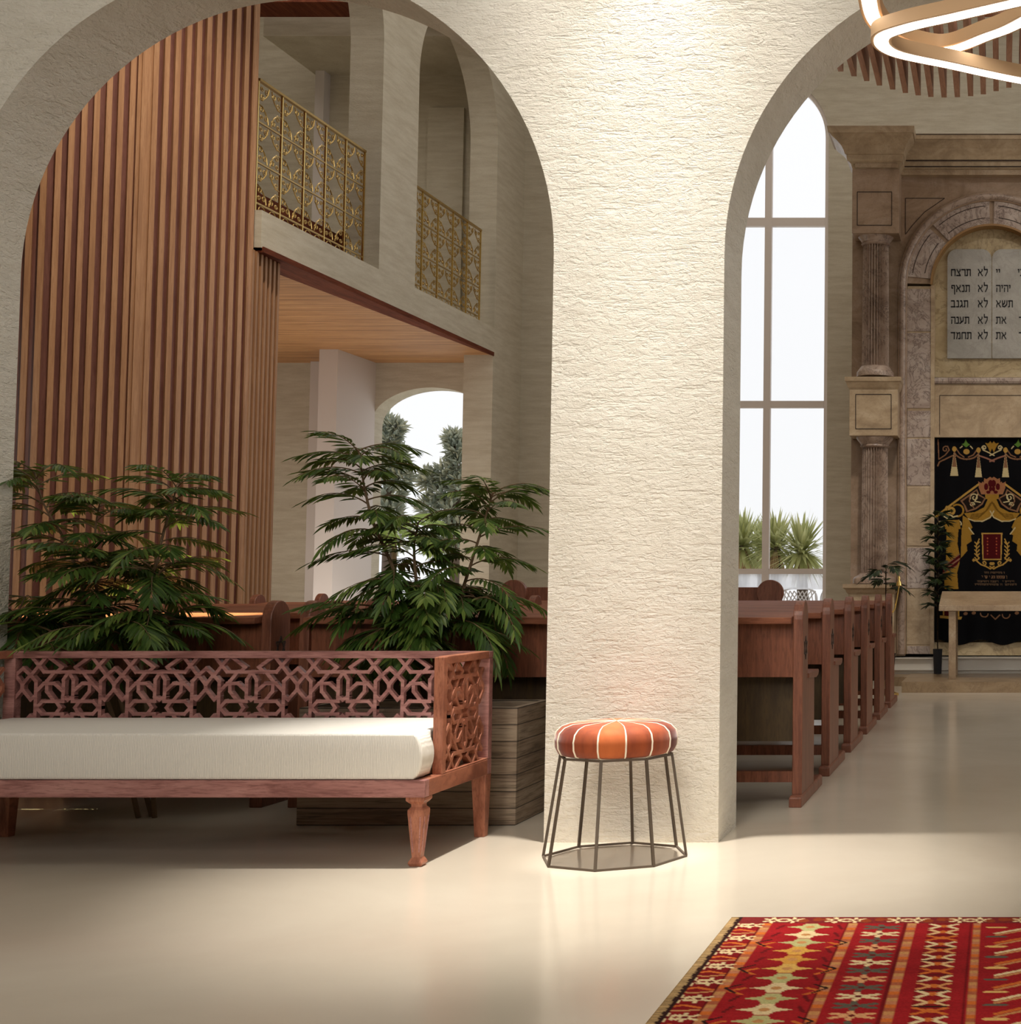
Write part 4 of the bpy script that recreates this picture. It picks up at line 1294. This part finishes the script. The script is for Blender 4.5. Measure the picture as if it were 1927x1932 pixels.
    # tablets of the emblem
    Pq([(940, 60), (1135, 60), (1135, 500), (955, 500)], gold2, T2); Pq([(965, 85), (1110, 85), (1110, 480), (972, 480)], red, T2)
    for k in range(6): D(1035, 150 + 50 * k, 1.4, 1.6, (sr(170, 90, 60), sr(150, 60, 40))[k % 2], T2)
    L([(905, 160), (860, 260), (860, 380), (900, 480)], w1, gold2, T2)
    for k in range(5):
        yk = 210 + k * 62
        L([(870, yk + 40), (835, yk)], w1, gold2, T2); L([(870, yk + 40), (905, yk)], w1, gold2, T2)
    L([(810, 500), (850, 500), (930, 570), (1010, 600), (1080, 640), (1140, 600)], w1 * 1.2, gold2, T2); L(spiral(980, 545, 40, 2, -1), w1, gold2, T2); D(1095, 555, 3.6, 3, gold2, T2); D(815, 500, 2.5, 3, gold2, T2)
    # faint stitched inscription lines
    rr = random.Random(11)
    for yk, xa, xb, ht, c in ((702, 985, 1310, 12, sr(92, 72, 54)), (772, 945, 1340, 20, sr(128, 96, 70)), (842, 870, 1460, 13, sr(92, 72, 54)), (892, 835, 1490, 13, sr(92, 72, 54))):
        x_ = xa
        while x_ < xb:
            if rr.random() < .16: x_ += 20; continue
            a, b = T2(x_, yk - ht), T2(x_ + 11, yk + ht)
            cv.line([a, (b[0], a[1])], 1.0 * F, c)
            cv.line([(b[0], a[1]), (b[0], b[1] if rr.random() < .7 else (a[1] + b[1]) / 2)], .9 * F, c)
            if rr.random() < .3: cv.line([((a[0] + b[0]) / 2, (a[1] + b[1]) / 2), (a[0], b[1])], .9 * F, c)
            x_ += 19
    # scrolls of the lower hem
    for cx_, r_ in ((985, 60), (1330, 60)):
        cv.line([T2(*p) for p in arc(cx_, 1360, r_, .1, pi, 14)], w1, brown)
    cv.line([T2(1090, 1380), T2(1160, 1440), T2(1230, 1370)], w1, brown)
    for x_ in (690, 820, 1500): cv.dot(*T2(x_, 1350), 4 * F, 3 * F, brown)
    p0, p1 = PY(1764, 826, y), PY(1980, 826, y)
    zt_, zb_ = p0.z, PY(1872, 1212, y).z
    ph2 = (zt_ - zb_)

    def put(u, v):
        x_ = p0.x + u * (p1.x - p0.x)
        hem = .028 * sin(u * 2 * pi * 2.6 + 1.2) * v ** 10
        return (x_, y + .010 * sin(u * 2 * pi * 5) * v + .004 * sin(u * 40 + v * 3), zt_ - v * ph2 + hem)
    o = weave_mesh('curtain', cv, put, 'curtain_velvet')
    tag(o, 'black velvet curtain embroidered with gold columns and crown, hanging in the shrine niche', 'curtain')


build_curtain()


# ================================================================ READING TABLE
def build_table():
    y0, y1 = 13.15, 13.85
    t = thing('reading_table', 'tan marble reading table with sloping top before the curtain', 'table', (XC, 13.5, 0))
    l0 = PY(1772, 1142, y0).x - XC; z0, z0b = PY(1772, 1142, y0).z, PY(1772, 1153, y0).z
    z1 = PY(1780, 1115.5, y1).z; l1 = PY(1779, 1115, y1).x - XC
    MB().loft([[(l0, y0 - 13.5, z0b), (-l0, y0 - 13.5, z0b), (-l0, y0 - 13.5, z0), (l0, y0 - 13.5, z0)], [(l0, y1 - 13.5, z1 - (z0 - z0b)), (-l0, y1 - 13.5, z1 - (z0 - z0b)), (-l0, y1 - 13.5, z1), (l0, y1 - 13.5, z1)]]).build('table_top', 'table_stone', t, bevel=.004)
    a, b = PY(1790.5, 1200, y0 + .04).x - XC, PY(1804, 1200, y0 + .04).x - XC
    for s in (1, -1):
        for yy0 in (y0 + .03, y1 - .12):
            zt_ = z0b + (z1 - z0) * (yy0 + .0 - y0) / (y1 - y0)
            x_ = sorted((a * s, b * s))
            MB().box(x_[0], x_[1], yy0 - 13.5, yy0 + .075 - 13.5, pz, zt_ + .002).build('leg', 'table_stone', t, bevel=.003)


build_table()


# ================================================================ CANDLE LAMP AND PLANTS BY THE SHRINE
def build_lamp():
    y = 12.55
    c = PY(1676, 1200, y)
    t = thing('candelabrum', 'slim gilded floor candelabrum beside the farthest pew end', 'candelabrum', (c.x, y, 0))
    zt_ = PY(1676, 1142, y).z
    MB().lathe([(.10, 0), (.10, .02), (.05, .035), (.022, .06), (.016, .12)], (0, 0), 20).build('base', 'bright_brass', t, smooth=True)
    MB().lathe([(.014, .12), (.02, .3), (.012, .32), (.012, zt_ - .28), (.022, zt_ - .26), (.018, zt_ - .1), (.03, zt_ - .04)], (0, 0), 12).build('pole', 'bright_brass', t, smooth=True)
    for s, dz in ((-1, -.02), (1, .18), (.02, .0)):
        dx = .10 * s
        pts = spline([(0, 0, zt_ - .1), (dx * .6, 0, zt_ - .12 + dz * .5), (dx, -.02, zt_ + dz)], 6)
        a = MB().tube(pts, .007, 6).build('arm', 'bright_brass', t, smooth=True)
        MB().lathe([(.006, zt_ + dz - .01), (.026, zt_ + dz), (.02, zt_ + dz + .03), (.008, zt_ + dz + .05), (.012, zt_ + dz + .07), (.001, zt_ + dz + .09)], (dx, -.02), 10).build('candle_cup', 'bright_brass', a, smooth=True)


build_lamp()


def small_plant(name, label, loc, zbase_, fr, seed, pr):
    rng = random.Random(seed)
    t = thing(name, label, 'plant', loc, group='leafy plants beside the shrine')
    pot = MB().lathe([(.75 * pr, zbase_), (.95 * pr, zbase_ + .24), (pr, zbase_ + .25), (.9 * pr, zbase_ + .25), (.8 * pr, zbase_ + .21), (.001, zbase_ + .21)], (0, 0), 24).build('pot', 'ink', t, smooth=True)
    wood_, lf = MB(), MB()
    for az, L, el, dr, z in fr:
        b = V((0, 0, zbase_ + z))
        wood_.tube([(0, 0, zbase_ + .2), b], .006, 5)
        frond(lf, wood_, b, az, L, el, dr, 8, .028, .15, rng)
    wood_.build('stem', 'stem_bark', t); lf.build('foliage', 'dark_leaf', t, fixn=False)


q = PY(1770, 1100, 13.98)
small_plant('potted_plant', 'narrow dark potted plant at the left edge of the black curtain', (q.x, 13.98, 0), pz, [(2.4 * k + .4, .115, 1.25, 1.9, .62 + .042 * k) for k in range(24)], 2, .05)
q = PY(1668, 1100, 13.25)
small_plant('potted_plant', 'small leafy plant peeping over the farthest pew end', (q.x + .02, 13.25, 0), pz * .92, [(2 * pi * k / 6, .22, .8, 1.6, .84 + .04 * k) for k in range(7)], 9, .1)


# ================================================================ HANGING LAMP
def ribbon_loop(mbw, mbc, pts, w=.07, h=.045, lip=.011):
    pts = [V(p) for p in pts]; n = len(pts)
    # side casings and top, glowing underside
    L_, R_, = [], []
    for i in range(n):
        d = pts[(i + 1) % n] - pts[i - 1]; d.z = 0; d.normalize(); s = V((d.y, -d.x, 0))
        L_.append(pts[i] - s * w / 2); R_.append(pts[i] + s * w / 2)
    up = V((0, 0, 1))
    rings = []
    for i in range(n):
        a, b = L_[i], R_[i]; s = (b - a).normalized()
        rings.append([a, a + s * lip, a + s * lip + up * .006, b - s * lip + up * .006, b - s * lip, b, b + up * h, a + up * h])
    mbc.loft(rings, False, True)
    rings = []
    for i in range(n):
        a, b = L_[i], R_[i]; s = (b - a).normalized()
        rings.append([a + s * lip, b - s * lip, b - s * lip + up * .008, a + s * lip + up * .008])
    mbw.loft([[p - up * .002 for p in r] for r in rings], False, True)


def build_pendant():
    zB, zA = 2.83, 2.90
    t = thing('pendant_lamp', 'bronze pendant lamp of looping white light ribbons under the ceiling', 'lamp', (.25, 4.5, 0))
    O = V((.25, 4.5, 0))
    def loop(z, px, extra):
        pts = [PZ(a, b, z) for a, b in px] + [V((a, b, z)) for a, b in extra]
        pts = spline(pts + [pts[0]], 10)[:-1]
        return [p - O for p in pts]
    B = loop(zB, [(1927, 3), (1800, 32), (1712, 52), (1664, 72), (1688, 100), (1800, 125), (1927, 152)], [(.5, 5.12), (.75, 4.95), (.78, 4.72), (.6, 4.45), (.3, 4.3)])
    A = loop(zA, [(1640, -40), (1640, 0), (1652, 40), (1686, 72), (1750, 92), (1800, 92), (1860, 70), (1927, 42)], [(.35, 4.15), (.55, 3.85), (.5, 3.6), (.25, 3.5), (-.1, 3.62), (-.36, 3.9)])
    for pts, lab in ((B, None), (A, None)):
        w_, c_ = MB(), MB()
        ribbon_loop(w_, c_, pts)
        ring = c_.build('ring', 'lamp_bronze', t, smooth=True)
        w_.build('diffuser', 'lamp_glow', ring)
    for x_, y_, z_ in ((PZ(1807, 6, zB).x, PZ(1807, 20, zB).y, zB), (.6, 4.7, zB), (.2, 3.6, zA)):
        MB().tube([(x_ - O.x, y_ - O.y, z_ + .04), (x_ - O.x, y_ - O.y, 8.0)], .003, 6).build('cable', 'lamp_bronze', t)


build_pendant()


# ================================================================ SLATTED CANOPY
def build_canopy():
    y1 = 13.45; y0 = 11.5
    ends = [(1561, 126), (1587, 135), (1612, 144), (1636, 153), (1660, 161.5), (1685, 169), (1709, 175.5), (1733, 180), (1757, 183), (1782, 184), (1807, 183.5), (1832, 181.5), (1856, 178), (1880, 172), (1904, 165.5), (1928, 157), (1952, 147), (1976, 136)]
    c = PY(1782, 150, 12.5)
    t = thing('slatted_canopy', 'hanging canopy of brown wooden fins above the shrine', 'canopy', (c.x, 12.5, 0))
    for px, py in ends:
        p = PY(px, py, y1); w = .052
        d = MB().box(p.x - w / 2 - c.x, p.x + w / 2 - c.x, y0 - 12.5, y1 - 12.5, p.z, p.z + .36)
        d.build('fin', 'baffle_wood', t)
    xs = [PY(a, b, y1).x - c.x for a, b in ends]
    MB().box(min(xs) - .05, max(xs) + .05, -.6, -.5, 6.5, 6.56).box(min(xs) - .05, max(xs) + .05, .5, .6, 6.5, 6.56).build('carrier', 'baffle_wood', t)
    for x_ in (min(xs) + .2, max(xs) - .2):
        MB().tube([(x_, .55, 6.55), (x_, .55, ZT)], .008, 6).build('rod', 'window_metal', t)


build_canopy()


# ================================================================ GALLERY RAILINGS AND BENCH
def build_railing(label, yA, yB, n, rows=3):
    X = XB - .12
    h = PX(482.3, 140, X).z - ZF - .015
    t = thing('railing', label, 'railing', (X, (yA + yB) / 2, ZF), group='gilded railings in the gallery arches')
    L = (yB - yA); w = L / n
    MB().box(-.016, .016, -L / 2, L / 2, h - .02, h).build('top_rail', 'brass', t)
    rh = h / 3.35
    z0s = [h - .02 - rh * (k + 1) for k in range(3)]
    m = MB()
    for z in z0s: m.box(-.006, .006, -L / 2, L / 2, z - .006, z + .006)
    m.build('cross_rails', 'brass', t)
    for k in range(n + 1):
        MB().box(-.008, .008, -L / 2 + k * w - .008, -L / 2 + k * w + .008, 0, h - .02).build('post', 'bright_brass', t)

    def scroll_cell(m, cy, zc, hw, hh):
        def sp(u, v, r, a0, sgn):
            return [(0, cy + (u + r * (1 - .75 * i / 14) * cos(a0 + sgn * 2.3 * pi * i / 14)) * hw, zc + (v + r * (1 - .75 * i / 14) * sin(a0 + sgn * 2.3 * pi * i / 14)) * hh) for i in range(15)]
        for sx in (-1, 1):
            for sz in (-1, 1):
                # sweeping curve round each corner, curling up at both ends
                arc_ = [(0, cy + sx * hw * (.98 - .86 * sin(a)), zc + sz * hh * (.98 - .86 * cos(a))) for a in [pi / 2 * (.06 + .88 * i / 10) for i in range(11)]]
                m.tube(arc_, .0058, 5)
                m.tube(sp(sx * .68, sz * .30, .17, -sz * pi / 2, -sx * sz), .0052, 5)
                m.tube(sp(sx * .30, sz * .68, .17, pi if sx > 0 else 0, sx * sz), .0052, 5)
                m.tube(sp(sx * .70, sz * .72, .13, 0, sx * sz), .0052, 5)
    for k in range(n):
        cy = -L / 2 + (k + .5) * w
        for r in range(3):
            m = MB(); scroll_cell(m, cy, z0s[r] + rh / 2, w / 2, rh / 2); m.build('scroll', 'brass', t, smooth=True)
        # short scrolls below the lowest cross rail
        m = MB()
        for sx in (-1, 1):
            m.tube([(0, cy + sx * w * .22 + w * .13 * cos(a), z0s[2] * .5 + z0s[2] * .4 * sin(a)) for a in [2 * pi * i / 12 for i in range(12)]], .0045, 5, True)
        m.build('scroll', 'brass', t, smooth=True)


rA1 = PX(684, 477, XB - .12).y
build_railing('gilded scrollwork railing in the gallery arch beside the slatted wall', PX(481, 383, XB - .12).y, rA1, 5)
build_railing('gilded scrollwork railing in the farther gallery arch, beyond the stone pillar', dB0 + .02, PX(904, 600, XB - .12).y, 5)


def build_gallery_bench():
    y0, y1 = PX(470, 380, XB - .55).y, PX(640, 450, XB - .55).y + .1
    X = XB - .55
    t = thing('gallery_bench', 'low dark red wooden bench behind the gallery railing', 'bench', (X, (y0 + y1) / 2, ZF))
    L = (y1 - y0) / 2
    MB().box(-.03, .03, -L, L, .0, .40).build('back_board', 'trim_wood', t, bevel=.004)
    MB().box(-.45, -.031, -L + .03, L - .03, .30, .34).build('seat', 'trim_wood', t)
    for s in (-1, 1):
        n = 24
        MB().prism([(.1, 0), (.1, .38)] + [(.1 * cos(pi * i / n), .38 + .1 * sin(pi * i / n)) for i in range(1, n)] + [(-.1, .38), (-.1, 0)], lambda a, b, q: (a, q, b), s * L + .001 * s, s * (L + .05)).build('end_panel', 'trim_wood', t, bevel=.003)


build_gallery_bench()


# ================================================================ OUTSIDE
def build_yucca(label, px, py, y, r, seed):
    rng = random.Random(seed)
    c = PY(px, py, y)
    t = thing('yucca', label, 'plant', (c.x, y, 0), group='yuccas outside the tall window')
    MB().tube([(0, 0, -.02), (.02, 0, c.z * .5), (0, 0, c.z)], [.09, .08, .06], 10).build('trunk', 'tree_bark', t, smooth=True)
    lf = MB()
    for k in range(210):
        az = rng.uniform(0, 2 * pi); el = rng.uniform(-.9, 1.5); L = r * rng.uniform(.75, 1.05)
        d = V((cos(az) * cos(el), sin(az) * cos(el), sin(el))); s = d.cross(V((0, 0, 1)))
        if s.length < .05: s = V((1, 0, 0))
        s.normalize(); w = .028 * r / .6
        b = V((0, 0, c.z + rng.uniform(-.06, .04))); mid_ = b + d * L * .5; tip = b + d * L - V((0, 0, 1)) * L * (.12 if el < .5 else .03)
        lf.add([b - s * w * .6, b + s * w * .6, mid_ + s * w, tip, mid_ - s * w], [(0, 1, 2, 4), (4, 2, 3)])
    lf.build('leaves', 'yucca_leaf', t, fixn=False)
    dr = MB()
    for k in range(26):
        az = rng.uniform(0, 2 * pi); L = r * rng.uniform(.5, .8)
        d = V((cos(az) * .3, sin(az) * .3, -1)).normalized(); s = V((-sin(az), cos(az), 0)); b = V((.05 * cos(az), .05 * sin(az), c.z - .05))
        dr.add([b - s * .015, b + s * .015, b + d * L * .6 + s * .025, b + d * L, b + d * L * .6 - s * .025], [(0, 1, 2, 4), (4, 2, 3)])
    dr.build('dry_leaves', 'dry_leaf', t, fixn=False)


build_yucca('yellow-green yucca outside the window, at its left beside the pier', 1402, 1028, 19.0, .54, 1)
build_yucca('yellow-green yucca outside the window, just right of the upright bar', 1464, 1030, 18.6, .54, 2)
build_yucca('widest yellow-green yucca outside the window, at its right edge', 1513, 1040, 18.2, .56, 3)
build_yucca('yellow-green yucca half hidden behind the window upright bar', 1438, 1035, 19.6, .5, 4)


def build_tree(name, label, blobs, y, trunk, seed, n=260, lw=.05, mat='pine_leaf'):
    rng = random.Random(seed)
    base = PY(trunk[0], 1100, y)
    t = thing(name, label, 'tree', (base.x, y, 0), group='trees outside the garden opening')
    O = V((base.x, y, 0))
    tr = MB(); top = PY(*trunk, y) - O
    tr.tube(spline([(0, 0, -.02), (top.x * .3, 0, top.z * .5), tuple(top)], 5), [.13 - .09 * i / 10 for i in range(11)], 8)
    lf = MB()
    for px, py, r in blobs:
        c = PY(px, py, y) - O; rr = r * y / FPX
        tr.tube([(top.x * .6, 0, max(c.z - rr * 1.5, .5)), tuple(c)], [.04, .015], 5)
        for k in range(n):
            d = V((rng.gauss(0, 1), rng.gauss(0, 1), rng.gauss(0, 1))).normalized()
            p = c + d * rr * rng.uniform(.25, 1.0) ** .6
            a = (d + V((rng.gauss(0, .5), rng.gauss(0, .5), .5 + rng.gauss(0, .4)))).normalized()
            leaflet(lf, p, a, V((rng.gauss(0, 1), rng.gauss(0, 1), 1)), lw * rng.uniform(2, 4), lw)
    tr.build('trunk', 'tree_bark', t, smooth=True); lf.build('crown', mat, t, fixn=False)


build_tree('conifer', 'grey-green conifer outside the garden opening, at its left edge', [(722, 800, 15), (745, 808, 12), (735, 830, 16), (728, 855, 16), (752, 862, 13), (730, 890, 20), (758, 900, 14), (735, 930, 24), (730, 970, 28), (745, 1010, 30)], 22, (732, 830), 3)
build_tree('conifer', 'darker grey-green conifer outside the garden opening, at its right edge', [(856, 830, 12), (862, 850, 16), (868, 880, 20), (845, 895, 18), (870, 920, 26), (838, 930, 22), (812, 905, 16), (850, 965, 28), (815, 960, 22), (860, 1010, 30), (830, 1030, 26)], 22.5, (860, 850), 8)


def build_fan():
    y = 17.6
    c = PY(745, 1000, y)
    t = thing('garden_palm', 'bright yellow-green palm frond plant just outside the garden opening', 'plant', (c.x, y, 0))
    rng = random.Random(4)
    MB().tube([(0, 0, -.02), (0, 0, c.z)], [.05, .03], 8).build('trunk', 'stem_bark', t)
    w_, lf = MB(), MB()
    for az, el, L in ((.3, .9, .8), (1.2, 1.2, .7), (2.6, .8, .6), (-.5, .5, .8), (3.6, .5, .6), (5.0, .7, .7)):
        frond(lf, w_, V((0, 0, c.z - .1)), az, L, el, 1.6, 14, .05, .34, rng)
    w_.build('stalks', 'stem_bark', t); lf.build('fronds', 'bright_frond', t, fixn=False)


build_fan()


def build_chair(label, px, y, src=None):
    c = PY(px, 1120, y)
    if src: return dup(src, (c.x, y, 0), label)
    t = thing('garden_chair', label, 'chair', (c.x, y, 0), group='white garden chairs on the terrace')
    zt_ = PY(px, 1112, y).z; w = .24
    m = MB()
    m.tube(spline([(-w, 0, .44), (-w, .03, zt_ - .1), (-w * .6, .04, zt_), (0, .04, zt_ + .01), (w * .6, .04, zt_), (w, .03, zt_ - .1), (w, 0, .44)], 5), .014, 6)
    m.build('back_frame', 'chair_white', t, smooth=True)
    m = MB()
    for k in range(-4, 5):
        for s in (-1, 1):
            m.bar((k * .055, .035, zt_ - .02), (max(-w, min(w, k * .055 + s * .3)), .02, .5), .014, .01, (0, 1, 0))
    m.build('back_lattice', 'chair_white', t)
    MB().box(-w, w, -.45, .0, .42, .45).build('seat', 'chair_white', t, bevel=.005)
    for sx in (-1, 1):
        for yy in (-.42, -.03): MB().tube([(sx * (w - .02), yy, -.02), (sx * (w - .02), yy, .42)], .013, 6).build('leg', 'chair_white', t)
        MB().tube(spline([(sx * w, 0, .68), (sx * (w + .02), -.25, .7), (sx * (w + .01), -.42, .62), (sx * w, -.42, .43)], 4), .013, 6).build('armrest', 'chair_white', t, smooth=True)
    return t


ch = build_chair('white lattice-backed garden chair on the terrace, beside the disc-ended bench', 1506, 17.9)
build_chair('white lattice-backed garden chair on the terrace, at the right edge of the window', 1584, 18.1, ch)


# ================================================================ LIGHT
def area(name, loc, size, power, col=(1, .93, .82), rot=(0, 0, 0), sy=None, spread=None):
    l = bpy.data.lights.new(name, 'AREA'); l.energy = power; l.color = col; l.size = size
    if sy: l.shape = 'RECTANGLE'; l.size_y = sy
    if spread: l.spread = spread
    o = bpy.data.objects.new(name, l); o.location = loc; o.rotation_euler = rot; COL.objects.link(o)
    return o


def spot(name, loc, target, power, angle, blend, col=(1, .9, .75), rad=.05):
    l = bpy.data.lights.new(name, 'SPOT'); l.energy = power; l.color = col; l.spot_size = R(angle); l.spot_blend = blend; l.shadow_soft_size = rad
    o = bpy.data.objects.new(name, l); o.location = loc
    o.rotation_euler = (V(target) - V(loc)).to_track_quat('-Z', 'Y').to_euler(); COL.objects.link(o)
    return o


WARM = (1, .95, .875)
spot('downlight_over_pier', (-1.36, 5.12, 7.9), (-1.36, 4.93, 0), 4000, 24.5, 1.0, WARM, .08)
spot('stool_top_fill', (-1.42, 5.10, 4.6), (-1.42, 5.115, 0), 1000, 10, 1.0, WARM, .04)  # extra spot added to whiten the cushion top, no fixture there
spot('wall_grazer', (-1.38, 5.23, 3.9), (-1.38, 5.33, 0), 36, 60, 1.0, WARM, .05)
pier_spot = spot('pier_fill', (-1.40, .6, 5.6), (-1.44, 5.41, 1.9), 800, 40, .7, WARM, .6)  # unseen spot added to brighten the pier alone
pier_spot.scale = (.32, 1, 1)
area('lobby_overhead_fill', (-.8, 2.0, 7.9), 6.5, 34, WARM, sy=4.2, spread=R(70))  # broad ambient panel added for the lobby, not a visible fixture
area('lobby_fill', (-.8, -2.8, 4.6), 4.5, 102, WARM, rot=(R(80), 0, 0), sy=3, spread=R(90))
area('hall_overhead_fill', (-2.0, 10.6, ZT - .05), 6.5, 146, (1, .95, .87), sy=9)  # invisible overhead panel added for the general brightness of the hall
area('hall_side_window_light', (5.85, 10.2, 4.4), 6.5, 85, (1, .97, .93), rot=(0, R(90), 0), sy=4)
area('gallery_light', (-7.6, 13.6, ZT - .1), 2.2, 72, (1, .93, .84), sy=5)
area('under_gallery_fill', (-7.4, 13.6, .35), 2.6, 62, (1, .92, .82), rot=(pi, 0, 0), sy=4.5)  # unseen upward panel near the floor, added to brighten the plank soffit
spot('slat_wall_light', (-4.6, 8.0, ZT - .2), (-6.4, 10.1, 3.0), 850, 44, .9, (1, .86, .70), .1)
sun = spot('pew_sunlight', (-4.15, 6.44, 7.9), (-4.15, 6.44, 0), 11000, 10, .3, (1, .9, .5), .03)
sun.rotation_euler = (0, 0, 0); sun.scale = (1.3, .36, 1)
spot('shrine_fill', (.1, 9.6, 8.0), (-.3, 14.2, 2.6), 800, 50, .8, (1, .93, .84), .3)  # added spot that lifts the dark shrine, stands for no real lamp

w = bpy.data.worlds.new('sky'); SC.world = w; w.use_nodes = True
nt = w.node_tree; bg = nt.nodes['Background']
tc = nt.nodes.new('ShaderNodeTexCoord'); sx = nt.nodes.new('ShaderNodeSeparateXYZ'); rp = nt.nodes.new('ShaderNodeValToRGB')
nt.links.new(tc.outputs['Generated'], sx.inputs[0]); nt.links.new(sx.outputs[2], rp.inputs[0]); nt.links.new(rp.outputs[0], bg.inputs[0])
e = rp.color_ramp.elements
e[0].position = 0; e[0].color = (.93, .94, .95, 1); e[1].position = .6; e[1].color = (.95, .96, 1, 1)
bg.inputs[1].default_value = 1.06

# ================================================================ CAMERA
cd = bpy.data.cameras.new('camera'); cam = bpy.data.objects.new('camera', cd); COL.objects.link(cam)
cam.location = (0, 0, EYE); cam.rotation_euler = (pi / 2 + TH, 0, 0)
cd.sensor_fit = 'HORIZONTAL'; cd.sensor_width = 36; cd.lens = FPX / 1927 * 36
cd.shift_x = -(VX - 1927 / 2) / 1927; cd.shift_y = 0
cd.clip_end = 200
SC.camera = cam
SC.view_settings.view_transform = 'Standard'
SC.view_settings.look = 'None'
SC.view_settings.exposure = 0
SC.cycles.use_denoising = True
SC.cycles.max_bounces = 5
SC.cycles.diffuse_bounces = 3
SC.cycles.glossy_bounces = 2
SC.cycles.use_adaptive_sampling = True
SC.cycles.adaptive_threshold = 0.06
SC.cycles.transparent_max_bounces = 8
SC.cycles.caustics_reflective = False
SC.cycles.caustics_refractive = False
